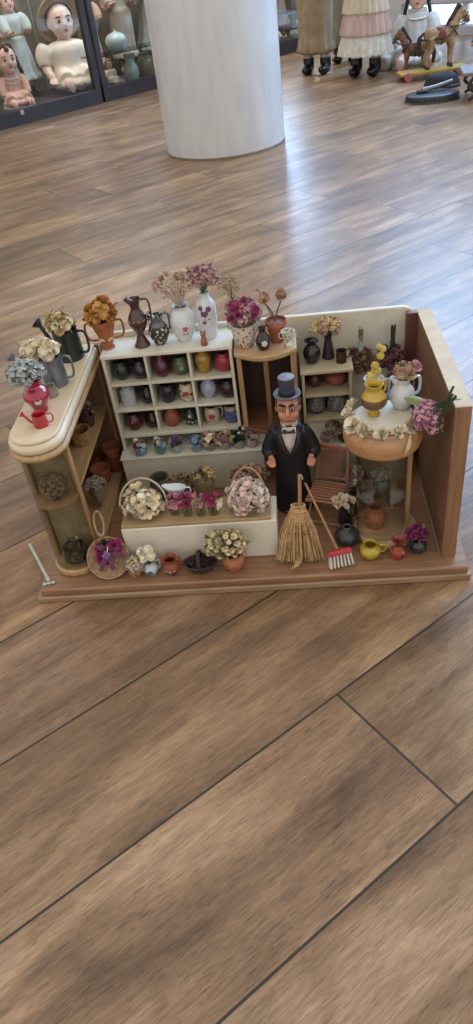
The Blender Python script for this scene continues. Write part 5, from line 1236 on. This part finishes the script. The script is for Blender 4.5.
# ------------------------------------------------------------------ antique dolls
PORC = mat('bisque', 'e0b8a6', 'd4a794', rough=.35, scale=20); PORC2 = mat('bisque_pale', 'e3c8bc', 'd8b9ac', rough=.35, scale=20)
LIP = mat('lip_red', '96413f', '86383a', rough=.4); SHOEB = mat('shoe_black', '')
def doll(label, loc, rz, H, dress, hair, sit=True, skin=None, bonnet=None, trim=None, headturn=0.0, skirt=(.26, .30), tiers=1, shoes=None, sleeve=None, lean=0.0, arms=(.55, -.35), headr=1.0, hairlen=.5, socks=None, group=None, dressname='dress', fat=1.0, armr=1.0):
    """H: standing height. local front is -y. Seated: hips on the ground, legs forward"""
    t = thing('doll', label, 'doll', loc, group=group, rot=(lean, 0, rz))
    skin = skin or PORC
    h = H * .165 * headr; hip = H * .05 if sit else H * .44; sho = hip + H * .33; hc = sho + H * .015 + h * .46
    mb = MB()
    Rz = Matrix.Rotation(headturn, 4, 'Z'); HC = Matrix.Translation((0, 0, hc)) @ Rz
    def hb(c, r, seg=14): ball(mb, HC @ Vector(c), r, seg=seg)
    hb((0, .02 * h, .07 * h), (.42 * h, .45 * h, .47 * h), 18); hb((0, -.09 * h, -.15 * h), (.37 * h, .34 * h, .33 * h), 16)
    for s in (-1, 1): hb((s * .17 * h, -.26 * h, -.14 * h), (.16 * h, .14 * h, .15 * h), 10); hb((s * .41 * h, .04 * h, -.04 * h), (.06 * h, .1 * h, .13 * h), 8)
    hb((0, -.33 * h, -.36 * h), (.13 * h, .11 * h, .11 * h), 10)
    hb((0, -.43 * h, -.09 * h), (.075 * h, .075 * h, .06 * h), 8); tube(mb, [HC @ Vector((0, -.40 * h, .06 * h)), HC @ Vector((0, -.43 * h, -.08 * h))], [.04 * h, .06 * h], 6)
    tube(mb, [(0, 0, hc - .3 * h), (0, .005 * H, sho - .01 * H)], [.2 * h, .24 * h], 10)
    ball(mb, (0, 0, sho - .07 * H), (.105 * H, .07 * H, .09 * H)); ball(mb, (0, 0, hip + .09 * H), (.09 * H, .075 * H, .13 * H))
    hands = []
    for s in (-1, 1):
        S = Vector((s * .10 * H * fat, 0, sho - .03 * H)); E_ = S + Vector((s * .055 * H, -.03 * H, -.14 * H)); Wd = E_ + Vector((-s * .01 * H, -.10 * H, -.09 * H)) if sit else E_ + Vector((-s * .045 * H, -.115 * H, .01 * H))
        tube(mb, catmull([S, E_, Wd], 4), [.042 * H * armr] * 3 + [.034 * H * armr] * 3 + [.026 * H * armr] * 3, 10)
        finger_hand(mb, Wd, (Wd - E_), .062 * H * armr, s); hands.append((S, E_, Wd))
        if sit:
            Hp = Vector((s * .06 * H, -.02 * H, hip + .01 * H)); K = Vector((s * .10 * H, -.21 * H, hip + .03 * H)); A = Vector((s * .12 * H, -.40 * H, .045 * H))
        else:
            Hp = Vector((s * .055 * H, 0, hip + .02 * H)); K = Vector((s * .058 * H, -.012 * H, .24 * H)); A = Vector((s * .06 * H, .01 * H, .045 * H))
        tube(mb, catmull([Hp, K, A], 5), [q * H * (1 if sit else .72) for q in (.062, .055, .05, .046, .042, .044, .045, .038, .03, .027, .026)], 10)
        if sit: ball(mb, A + Vector((0, -.02 * H, .02 * H)), (.032 * H, .03 * H, .055 * H))
        else: ball(mb, A + Vector((0, -.03 * H, -.018 * H)), (.03 * H, .058 * H, .026 * H))
    put('body', fuse(mb, H / 85, 2), skin, t)
    # face
    for s in (-1, 1):
        mb = MB(); ball(mb, HC @ Vector((s * .165 * h, -.335 * h, .03 * h)), (.085 * h, .06 * h, .06 * h), seg=12); e = mb.build('eye', EYW, t)
        mb = MB(); ball(mb, HC @ Vector((s * .16 * h, -.375 * h, .03 * h)), (.052 * h, .03 * h, .055 * h), seg=10); mb.build('iris', EYD, e)
        mb = MB(); tube(mb, [HC @ Vector((s * q[0] * h, q[1] * h, q[2] * h)) for q in ((.08, -.405, .125), (.17, -.395, .16), (.27, -.34, .125))], [.012 * h, .02 * h, .008 * h], 6); mb.build('eyebrow', mat('brow_brown', '5a3d2e'), t)
    mb = MB()
    for s in (-1, 1): ball(mb, HC @ Vector((s * .035 * h, -.425 * h, -.215 * h)), (.045 * h, .025 * h, .022 * h), seg=8)
    ball(mb, HC @ Vector((0, -.425 * h, -.25 * h)), (.05 * h, .028 * h, .024 * h), seg=8); mb.build('lips', LIP, t)
    # hair
    mb = MB()
    for k in range(46):
        z = R.uniform(-.25, 1); a = R.uniform(-.55, PI + .55) if z < .55 else R.uniform(0, 6.28)
        q = math.sqrt(max(0, 1 - z * z)); p = Vector((.43 * h * q * math.cos(a), .03 * h + .46 * h * q * math.sin(a), .1 * h + .47 * h * z))
        if p.y < -.22 * h and p.z < .36 * h: continue
        ball(mb, HC @ p, (.11 * h, .11 * h, .11 * h), seg=7)
    for s in (-1, 1):
        for k in range(int(hairlen * 8)):
            ball(mb, HC @ Vector((s * (.43 + .03 * k) * h, (.02 + R.uniform(-.06, .06)) * h, (-.1 - k * .13) * h)), (.1 * h, .13 * h, .1 * h), seg=7)
    if hair: put('hair', fuse(mb, h / 26, 2), hair, t)
    # dress: bodice + sleeves + skirt in one garment
    mb = MB()
    lathe(mb, smoothprof([(.1, sho * 1000 + H * 5), (50 * H, sho * 1000 + H * 8), (95 * H * fat, sho * 1000 - 18 * H), (118 * H * fat, sho * 1000 - 70 * H), (110 * H * fat, hip * 1000 + 160 * H), (120 * H * fat, hip * 1000 + 60 * H), (112 * H * fat, hip * 1000), (.1, hip * 1000 - 10 * H)][::-1], 3), 28, sy=.78)
    nf = 11
    if sit:
        for s in (-1, 1): tube(mb, [(s * .05 * H, 0, hip + .06 * H), (s * .09 * H, -.12 * H, hip + .055 * H), (s * .11 * H, -.24 * H, hip + .035 * H)], [.085 * H, .085 * H, .08 * H], 14)
        tube(mb, [(0, 0, hip + .06 * H), (0, -.12 * H, hip + .05 * H), (0, -.25 * H, hip + .02 * H)], [.09 * H, .085 * H, .07 * H], 14)
        for k in range(nf): a = PI + PI * (k + .5) / nf; ball(mb, (.19 * H * math.cos(a), -.10 * H + .19 * H * math.sin(a), hip + .015 * H), (.035 * H, .05 * H, .035 * H), seg=8)
    else:
        hem = skirt[1] * H
        lathe(mb, smoothprof([(.1, hem * 1000 + 2), (skirt[0] * 1000 * H, hem * 1000), (max(skirt[0] * 900, 112) * H, (hem + .10 * H) * 1000), (max(skirt[0] * 640, 122) * H, (hip + .04 * H) * 1000), (108 * H, (hip + .13 * H) * 1000), (.1, (hip + .14 * H) * 1000)], 4), 56, mod=lambda a, r, z, x, y: (x * (1 + .11 * math.sin(a * 13 + math.sin(a * 3)) * max(0, 1 - (z / 1000 - hem) / (.3 * H))), y), sy=.85)
        for q in range(0, tiers if tiers > 1 else 0):
            z_ = hem - .006 + q * .105 * H; rr_ = skirt[0] * H * (1.06 - .10 * q); fm = MB()
            lathe(fm, [(rr_ * 880, (z_ + .11 * H) * 1000), (rr_ * 1000, (z_ + .06 * H) * 1000), (rr_ * 1100, z_ * 1000), (rr_ * 1070, z_ * 1000), (rr_ * 960, (z_ + .06 * H) * 1000), (rr_ * 850, (z_ + .11 * H) * 1000)], 96, mod=lambda a, r, z, x, y: (x * (1 + .045 * math.sin(a * 22 + math.sin(a * 5))), y + .004 * math.sin(a * 30)), sy=.85)
            fm.build('frill', trim if (trim and q % 2) else (LACE if q == 0 else dress), t)
    for (S, E_, Wd) in hands:
        sl = Wd * .75 + E_ * .25 if sleeve == 'long' else E_
        tube(mb, catmull([S + Vector((0, 0, -.005 * H)), (S + sl) * .5 + Vector(((1 if S.x > 0 else -1) * .02 * H, 0, 0)), sl], 4), [q * H * armr for q in (.055, .06, .065, .062, .06, .056, .053, .05, .046)], 12)
    put(dressname, fuse(mb, H / 100, 1), dress, t)
    if trim and sit:
        for q, mm_ in ((0, trim), (1, dress)):
            mb = MB(); lathe(mb, [((205 - 22 * q) * H, (2 + 38 * q) * H + 1), ((212 - 22 * q) * H, (2 + 38 * q) * H), ((190 - 25 * q) * H, (60 + 40 * q) * H), ((150 - 25 * q) * H, (96 + 40 * q) * H), ((146 - 25 * q) * H, (94 + 40 * q) * H), ((184 - 25 * q) * H, (56 + 40 * q) * H), ((205 - 22 * q) * H, (2 + 38 * q) * H + 1)], 72, c=(0, -.085 * H, 0), mod=lambda a, r, z, x, y: (x * (1 + .06 * math.sin(a * 17 + math.sin(a * 4) + q)), y)); mb.build('frill', mm_, t)
        for q in range(2):
            mb = MB(); tube(mb, [(.07 * H * fat * math.sin(a) , -.066 * H - .03 * H * math.cos(a) * fat, sho - (.03 + .05 * q) * H - .015 * H * math.cos(a)) for a in [-1.35 + 2.7 * i / 14 for i in range(15)]], [.012 * H + .004 * H * (i % 2) for i in range(15)], 8, flat=.5); mb.build('lace_trim', trim, t)
    if trim:
        mb = MB(); n = 26
        for k in range(n):
            a = 2 * PI * k / n; ball(mb, (.062 * H * math.cos(a), .01 * H + .055 * H * math.sin(a), sho + .004 * H + (.0 if k % 2 else .006 * H)), (.016 * H, .016 * H, .012 * H), seg=6)
        mb.build('collar', trim, t)
        mb = MB(); lathe(mb, [(112 * H, hip * 1000 + 128 * H), (116 * H, hip * 1000 + 134 * H), (116 * H, hip * 1000 + 158 * H), (111 * H, hip * 1000 + 164 * H)], 30, sy=.79); mb.build('sash', trim, t)
    if bonnet:
        mb = MB()
        lathe(mb, smoothprof([(.50 * h * 1000, 0), (.60 * h * 1000, .05 * h * 1000), (.76 * h * 1000, .0), (.73 * h * 1000, -.05 * h * 1000), (.5 * h * 1000, .14 * h * 1000), (.46 * h * 1000, .3 * h * 1000), (.30 * h * 1000, .46 * h * 1000), (.5, .5 * h * 1000)], 3), 40, T=HC @ Matrix.Translation((0, .10 * h, .10 * h)) @ Matrix.Rotation(-1.05, 4, 'X'), mod=lambda a, r, z, x, y: (x * (1 + .02 * math.sin(a * 20)), y))
        mb.build('bonnet', bonnet, t)
    if shoes or socks:
        for s in (-1, 1):
            mb = MB()
            if sit: A = Vector((s * .12 * H, -.40 * H, .045 * H)); ball(mb, A + Vector((0, -.022 * H, .02 * H)), (.037 * H, .035 * H, .062 * H))
            else:
                A = Vector((s * .06 * H, .01 * H, .045 * H)); ball(mb, A + Vector((0, -.03 * H, -.016 * H)), (.036 * H, .066 * H, .030 * H)); tube(mb, [A + Vector((0, 0, -.01 * H)), A + Vector((0, 0, .05 * H))], [.036 * H, .038 * H], 12)
            put('shoe', fuse(mb, H / 120, 1), shoes or SHOEB, t)
            if socks and not sit:
                mb = MB(); tube(mb, [A + Vector((0, 0, .04 * H)), A + Vector((0, -.015 * H, .12 * H)), A + Vector((0, -.018 * H, .24 * H))], [.030 * H, .038 * H, .038 * H], 12); mb.build('stocking', socks, t)
    return t
def frill(n, a, b): return mat('cloth_' + n, a, b, rough=.85, scale=14, bump=.35, sheen=.2)
HB = mat('hair_brown', '4a3428', '3a281f', rough=.7, scale=60); HBL = mat('hair_blond', '8f6f4a', '75583a', rough=.7, scale=60); HD = mat('hair_dark', '2b201c', '211815', rough=.6)
LACE = mat('lace_white', 'd3cdc0', 'bfb8aa', rough=.9, scale=40, bump=.4)

# glazed display row
FRM = mat('case_frame', '2f292c', '3a3336', rough=.45, scale=10); SHELFD = mat('case_floor_cloth', '8d857a', '7a7268', rough=.9)
BACKG = mat('case_back', '5c5344', '786e5b', rough=.9, scale=5)
CASE_H = 1.75
bays = [(-.40, .733), (.753, 1.93), (1.95, S_END - .02)]
TALL = 1.75
for i, (a, b) in enumerate(bays):
    lab = ['dark framed glass display case with seated dolls at the left', 'dark framed glass display case with glass shelf, left of the pillar', 'dark framed glass display case seen right of the pillar'][i]
    t = thing('display_case', lab, 'display case', cw((a + b) / 2, .25), CASE_ROT)
    L2 = (b - a) / 2; CASE_H = .56 if i == 2 else TALL
    mb = MB(); box(mb, -L2, L2, -.25, .40, 0, .055); mb.build('plinth', FRM, t, smooth=0)
    mb = MB(); box(mb, -L2, L2, -.252, -.22, .0551, .078); mb.build('bottom_rail', FRM, t, smooth=0)
    for x in (-L2, L2 - .035):
        mb = MB(); box(mb, x, x + .035, -.25, -.215, .0781, CASE_H); mb.build('post', FRM, t, smooth=0)
    mb = MB(); box(mb, -L2, L2, -.25, .40, CASE_H + .0001, CASE_H + .08); mb.build('top_board', FRM, t, smooth=0)
    mb = MB(); box(mb, -L2 + .001, L2 - .001,   .395, .40, .0552, CASE_H); mb.build('back_board', BACKG, t, smooth=0)
    mb = MB(); box(mb, -L2 + .0352, L2 - .0352, -.236, -.232, .0782, CASE_H - .001); mb.build('glass_pane', glass('pane_glass', 'f6f6f4', .03, .015), t, smooth=0)
    mb = MB(); box(mb, -.012, .012, -.256, -.2521, .052, .074); mb.build('lock', mat('chrome', 'b9bcc0', rough=.25, metal=.9), t, smooth=0)
    if i == 1 or i == 2:
        mb = MB(); box(mb, -L2 + .003, L2 - .003, -.225, -.06, .232, .240); mb.build('glass_shelf', glass('pane_shelf', 'b9d0cc', .3, .08), t, smooth=0)
zc_ = .0556
for i, (a, b) in enumerate(bays):
    ld = bpy.data.lights.new('case_fill_light', 'AREA'); ld.shape = 'RECTANGLE'; ld.size = b - a - .2; ld.size_y = .06; ld.energy = CASE_W * (.35 if i == 2 else 1); ld.color = (1, .93, .84)  # unseen fill light added under each case top to brighten the dolls
    lo = bpy.data.objects.new('case_fill_light', ld); COL.objects.link(lo); lo.location = cw((a + b) / 2, .12, (.54 if i == 2 else 1.72)); lo.rotation_euler = (0, 0, CASE_ROT)
PINKD = frill('pink', 'cba291', 'b78c7c'); PALEB = frill('paleblue', 'bcc6c4', 'a9b4b3'); CREAMC = frill('cream', 'ebdfd0', 'd9cab8'); PEACH = frill('peach', 'c9a590', 'b8937d'); IVC = frill('ivory', 'd9cfbd', 'c8bca8')
def dl(s, o): return cw(s, o, zc_)
FACE_ROT = CASE_ROT
doll('large baby doll in cream romper and straw bonnet sitting in the left case', dl(.78, .378), FACE_ROT - .30, .71, CREAMC, None, bonnet=mat('straw_bonnet', 'b8a88c', 'a39275', rough=.85, scale=90, bump=.3), skin=PORC2, headturn=.10, headr=1.6, hairlen=.0, lean=-.03, fat=1.65, armr=1.4)
doll('doll in dusty pink frock with white collar at the far left of the case', dl(.300, .29), FACE_ROT - .25, .44, PINKD, HB, trim=LACE, headr=2.05, headturn=.1, hairlen=.5, sleeve='long', fat=1.2)
doll('doll in pale blue and cream coat standing behind the pink frock doll', dl(.515, .52), FACE_ROT, .58, PALEB, HBL, sit=False, skirt=(.19, .16), sleeve='long', trim=frill('tan', 'a39579', '8f8167'), hairlen=.6, shoes=SHOEB, headr=1.2)
doll('slim doll in peach lace dress standing right of the straw-bonnet baby doll', dl(1.05, .52), FACE_ROT, .56, PEACH, HB, sit=False, skirt=(.16, .14), sleeve='long', hairlen=.9, trim=LACE, headr=1.2)
doll('doll in ice-grey satin gown standing behind the glass shelf left of the pillar', dl(1.60, .48), FACE_ROT - .3, .72, frill('icegrey', 'b9c3c0', 'a5afab'), HB, sit=False, skirt=(.22, .14), headr=1.1, sleeve='long', trim=LACE)
doll('doll in mushroom-coloured dress beside the ice-grey satin one', dl(1.30, .48), FACE_ROT - .3, .66, frill('mushroom', 'b3aa9c', '9f9688'), HBL, sit=False, skirt=(.13, .14), headr=1.1, sleeve='long')
vessel('tureen', 'pale blue porcelain tureen on the glass shelf left of the pillar', 'tureen', cw(.985, .11, .2406), [(40, 0), (48, 8), (66, 40), (62, 70), (38, 90), (12, 98), (10, 110)], glaze('pale_porcelain', 'b5c4c4', 'a3b3b5'))
doll('tiny china doll in white frock under the glass shelf', cw(.97, .22, zc_), FACE_ROT, .22, IVC, HBL, headr=1.4)
vessel('vase', 'pale green china vase under the glass shelf left of the pillar', 'vase', cw(1.09, .15, zc_), [(30, 0), (42, 10), (50, 60), (30, 110), (26, 130), (40, 150)], glaze('celadon', '9fb0a8', '8c9d96'))
vessel('jar', 'brownish pottery jar at the right under the glass shelf left of the pillar', 'jar', cw(1.22, .16, zc_), [(40, 0), (55, 20), (58, 80), (40, 120), (42, 135)], glaze('sand_jar', '8c8069', '766b57'))
doll('doll in mauve-grey dress standing in the case right of the pillar', dl(2.80, .47), FACE_ROT, .43, frill('mauvegrey', '7d7478', '6a6266'), HD, sit=False, skirt=(.2, .15), headr=1.1, sleeve='long')
doll('doll in white pinafore sitting low in the case right of the pillar', dl(2.52, .32), FACE_ROT + .1, .34, IVC, HBL, headr=1.3)
doll('doll in teal-white gown in the case right of the pillar', dl(2.80, .22), FACE_ROT, .30, PALEB, HD, headr=1.3)
vessel('bowl', 'white porcelain bowl low in the case right of the pillar', 'bowl', cw(2.62, .12, zc_), [(20, 0), (35, 10), (45, 40), (40, 60)], WPOR)

# ------------------------------------------------------------------ dolls and toys on the floor at the right
TAN = frill('tan_silk', 'a08a6c', '8a7559'); SAGEC = frill('sagegrey', '9c9684', '878270'); CRF = frill('creamfrill', 'cdbda6', 'bbab92'); WHG = frill('whitegown', 'c9c7c2', 'b5b3ae')
STK = mat('stocking_white', 'c6c2bb', 'b0aca5', rough=.8)
fr = -.42
doll('tall doll in long tan silk dress standing on the floor, first right of the pillar', (.668, 4.44, 0), fr, .92, TAN, HB, sit=False, skirt=(.118, .125), shoes=SHOEB, socks=STK, sleeve='long')
doll('tall doll in sage-grey dress standing between the tan and cream dolls', (.875, 4.74, 0), fr, .90, SAGEC, HD, sit=False, skirt=(.11, .11), shoes=SHOEB, socks=STK, sleeve='long')
doll('large doll in tiered cream frilled dress and black boots standing on the floor', (.935, 4.16, 0), fr - .05, .95, CRF, HBL, sit=False, skirt=(.145, .125), tiers=3, shoes=SHOEB, socks=STK, sleeve='long', trim=frill('rosetrim', 'c4a89b', 'b09386'))
t = doll('doll in wide white gown sitting on the floor behind the toy horses', (1.255, 4.34, 0), fr + .25, .70, WHG, HD, headr=1.15, sleeve='long', hairlen=.8, trim=LACE)
mb = MB()
lathe(mb, smoothprof([(.1, 3), (150, 3), (140, 40), (90, 150), (70, 230), (.1, 240)], 4), 48, mod=lambda a, r, z, x, y: (x * (1 + .05 * math.sin(a * 11)), y))
tube(mb, catmull([(-.04, 0, .09), (-.12, -.05, .055), (-.17, -.10, .035), (-.19, -.13, .04)], 4), [.09, .085, .075, .065, .055, .05, .045, .04, .042, .045, .046, .044, .03], 12)
put('gown_skirt', fuse(mb, .011, 3), WHG, t)

LEATH = mat('harness_leather', '2b2321', '382d29', rough=.5)
def horse(label, loc, rz, H, coat, mane, saddle=None, nose=-1):
    """toy horse, H tall at the withers*1.45; local front is +x"""
    t = thing('toy_horse', label, 'toy horse', loc, rz)
    w_ = H
    mb = MB()
    ball(mb, (0, 0, .58 * w_), (.30 * w_, .135 * w_, .15 * w_), seg=20); ball(mb, (.20 * w_, 0, .60 * w_), (.14 * w_, .125 * w_, .16 * w_)); ball(mb, (-.21 * w_, 0, .61 * w_), (.15 * w_, .13 * w_, .15 * w_))
    tube(mb, catmull([(.22 * w_, 0, .66 * w_), (.32 * w_, 0, .82 * w_), (.40 * w_, 0, .98 * w_)], 5), [.12 * w_] * 4 + [.095 * w_] * 4 + [.07 * w_] * 3, 12)
    tube(mb, catmull([(.38 * w_, 0, 1.0 * w_), (.47 * w_, 0, .92 * w_), (.565 * w_, 0, .79 * w_)], 5), [.078 * w_] * 4 + [.066 * w_] * 4 + [.046 * w_] * 3, 12); ball(mb, (.57 * w_, 0, .785 * w_), (.05 * w_, .042 * w_, .045 * w_), seg=10)
    for s in (-1, 1):
        tube(mb, [(.39 * w_, s * .035 * w_, 1.04 * w_), (.385 * w_, s * .05 * w_, 1.12 * w_)], [.026 * w_, .006 * w_], 8)
        tube(mb, catmull([(.22 * w_, s * .075 * w_, .52 * w_), (.235 * w_, s * .08 * w_, .30 * w_), (.225 * w_, s * .08 * w_, .16 * w_), (.24 * w_, s * .08 * w_, .05 * w_)], 4), [.07 * w_] * 3 + [.042 * w_] * 3 + [.034 * w_, .03 * w_, .028 * w_, .026 * w_, .027 * w_, .03 * w_, .03 * w_], 10)
        tube(mb, catmull([(-.22 * w_, s * .08 * w_, .56 * w_), (-.19 * w_, s * .085 * w_, .36 * w_), (-.30 * w_, s * .085 * w_, .22 * w_), (-.27 * w_, s * .085 * w_, .05 * w_)], 4), [.09 * w_, .085 * w_, .075 * w_, .06 * w_, .05 * w_, .042 * w_, .038 * w_, .034 * w_, .03 * w_, .028 * w_, .028 * w_, .03 * w_, .03 * w_], 10)
    put('body', fuse(mb, H / 55, 2), coat, t)
    for x, s in ((.24, 1), (.24, -1), (-.265, 1), (-.265, -1)):
        mb = MB(); lathe(mb, [(0, 0), (.045 * w_ * 1000, 0), (.034 * w_ * 1000, .06 * w_ * 1000), (0, .06 * w_ * 1000)], 12, c=(x * w_, s * .083 * w_, .001)); mb.build('hoof', LEATH, t)
    mb = MB()
    for k in range(14):
        q = k / 13; p = Vector((.20 + .20 * q - .04, 0, .76 + .30 * q)) * w_; ball(mb, p + Vector((-.015 * w_, R.uniform(-.02, .02) * w_, 0)), (.045 * w_, .045 * w_, .06 * w_), seg=7)
    ball(mb, (.43 * w_, 0, 1.03 * w_), (.05 * w_, .03 * w_, .03 * w_), seg=8); put('mane', fuse(mb, H / 60, 1), mane, t)
    mb = MB(); tube(mb, catmull([(-.34 * w_, 0, .66 * w_), (-.44 * w_, 0, .58 * w_), (-.46 * w_, 0, .38 * w_), (-.43 * w_, 0, .24 * w_)], 4), [.03 * w_] * 4 + [.05 * w_] * 5 + [.04 * w_] * 3 + [.01 * w_], 10); mb.build('tail', mane, t)
    mb = MB()
    def hoop(c, ax, r1, r2):
        X = Vector(ax[0]); Y = Vector(ax[1]); tube(mb, [Vector(c) + X * r1 * math.cos(q) + Y * r2 * math.sin(q) for q in [2 * PI * i / 22 for i in range(22)]], .012 * w_, 6, closed=True)
    hoop((.02 * w_, 0, .58 * w_), ((0, 1, 0), (0, 0, 1)), .142 * w_, .160 * w_)
    hoop((.25 * w_, 0, .66 * w_), ((0, 1, 0), Vector((-.7, 0, .71))), .13 * w_, .15 * w_)
    hoop((-.12 * w_, 0, .56 * w_), (Vector((1, 0, .1)), (0, 1, 0)), .29 * w_, .140 * w_)
    hoop((.50 * w_, 0, .88 * w_), ((0, 1, 0), Vector((.7, 0, .7))), .068 * w_, .072 * w_)
    hoop((.545 * w_, 0, .82 * w_), ((0, 1, 0), Vector((.7, 0, .7))), .056 * w_, .06 * w_)
    for s in (-1, 1):
        tube(mb, catmull([(.54 * w_, s * .06 * w_, .82 * w_), (.42 * w_, s * .11 * w_, .74 * w_), (.10 * w_, s * .12 * w_, .73 * w_)], 5), .010 * w_, 6)
        tube(mb, catmull([(.28 * w_, s * .115 * w_, .72 * w_), (.10 * w_, s * .155 * w_, .56 * w_), (-.30 * w_, s * .14 * w_, .52 * w_)], 5), .011 * w_, 6)
        ball(mb, (.455 * w_, s * .068 * w_, .965 * w_), .014 * w_, seg=8)
    mb.build('harness', LEATH, t)
    if saddle:
        mb = MB(); ball(mb, (0, 0, .705 * w_), (.12 * w_, .12 * w_, .045 * w_), seg=14)
        for s in (-1, 1): ball(mb, (.0, s * .135 * w_, .60 * w_), (.09 * w_, .018 * w_, .10 * w_), seg=12)
        put('saddle', fuse(mb, H / 60, 1), saddle, t)
    return t
BEIGEH = mat('horse_hide', 'a98d69', '927653', rough=.7, scale=20); BRH = mat('horse_brown', '7a563c', '644530', rough=.65, scale=20)
PLT = thing('wheeled_platform', 'yellow wooden wheeled platform carrying the large beige toy horse', 'toy platform', (1.270, 3.875, 0), .12)
mb = MB(); box(mb, -.19, .19, -.06, .06, .024, .040); mb.build('deck', mat('yellow_paint', 'b08f3c', '9c7c30', rough=.5), PLT, bevel=.004)
for x in (-.15, .15):
    for y in (-.064, .064):
        mb = MB(); lathe(mb, [(0, -6), (21, -6), (23, -3), (23, 3), (21, 6), (0, 6)], 24, T=Matrix.Translation((x, y, .0232)) @ Matrix.Rotation(PI / 2, 4, 'X')); mb.build('wheel', mat('pink_wheel', 'b5645c', 'a0544d', rough=.5), PLT)
horse('large beige toy horse with black harness facing right on the yellow platform', (1.305, 3.875, .0405), .12, .255, BEIGEH, mat('mane_dark', '2f2622', '3d312b', rough=.8), saddle=mat('saddle_red', '7d4440', '6b3936', rough=.7))
horse('smaller brown toy horse facing left in front of the white gown', (1.195, 3.978, 0), PI - .1, .215, BRH, mat('mane_dark', ''), saddle=mat('saddle_brown', '5d3d2c', '4d3225', rough=.6))
horse('beige toy horse partly cut off at the right edge of the photo', (1.530, 3.72, 0), PI + .5, .20, BEIGEH, mat('mane_dark', ''))
DISC = thing('machine_foot', 'flat black round cast-iron foot with a grey metal lever on the floor', 'machine', (1.165, 3.275, 0))
mb = MB(); lathe(mb, smoothprof([(.1, 0), (110, 0), (116, 6), (115, 22), (106, 30), (60, 33), (.1, 34)], 3), 48, sx=1.12, sy=.85); mb.build('disc', mat('black_iron', '2b2d31', '383a3f', rough=.4, metal=.3), DISC)
mb = MB(); tube(mb, [(-.05, 0, .045), (.03, .02, .052), (.10, .04, .062)], .011, 10); mb.build('lever', mat('grey_metal', '8a8780', '75726c', rough=.4, metal=.6), DISC)
mb = MB(); box(mb, -.075, -.02, -.016, .012, .0335, .047); mb.build('clamp', LEATH, DISC, bevel=.003)
t = thing('black_cap', 'slumped black cloth cap lying between the yellow platform and the round base', 'cap', (1.265, 3.56, 0))
mb = MB(); lathe(mb, smoothprof([(.1, 0), (85, 0), (90, 14), (70, 52), (30, 66), (.1, 68)], 3), 32, sy=.7, mod=lambda a, r, z, x, y: (x * (1 + .08 * math.sin(a * 3 + .5)), y)); mb.build('crown', mat('black_cloth', '1f1b1f', '2b252a', rough=.9), t)
mb = MB(); tube(mb, [(.088 * math.cos(q), .062 * math.sin(q), .008) for q in [2 * PI * i / 36 for i in range(36)]], .006, 8, closed=True); mb.build('band', LEATH, t)
TBL = thing('iron_table', 'low grey-topped table with black iron legs at the right edge', 'table', (1.455, 3.215, 0), -.12)
mb = MB(); box(mb, -.17, .17, -.11, .11, .105, .120); mb.build('table_top', mat('grey_board', '857d7d', '736c6c', rough=.6), TBL, bevel=.004)
for x in (-.11, .11):
    for y in (-.085, .085):
        mb = MB(); tube(mb, catmull([(x, y, .1048), (x + (.03 if x > 0 else -.03), y * 1.05, .06), (x - (.01 if x > 0 else -.01), y, .03), (x + (.025 if x > 0 else -.025), y * 1.1, .007)], 4), .008, 8); mb.build('leg', LEATH, TBL)
    mb = MB(); tube(mb, [(x, -.085, .045), (x, .085, .045)], .006, 8); mb.build('stretcher', LEATH, TBL)
mb = MB(); lathe(mb, [(0, -4), (38, -4), (40, 0), (38, 4), (0, 4)], 28, T=Matrix.Translation((0, 0, .045)) @ Matrix.Rotation(PI / 2, 4, 'Y')); mb.build('treadle_wheel', LEATH, TBL)
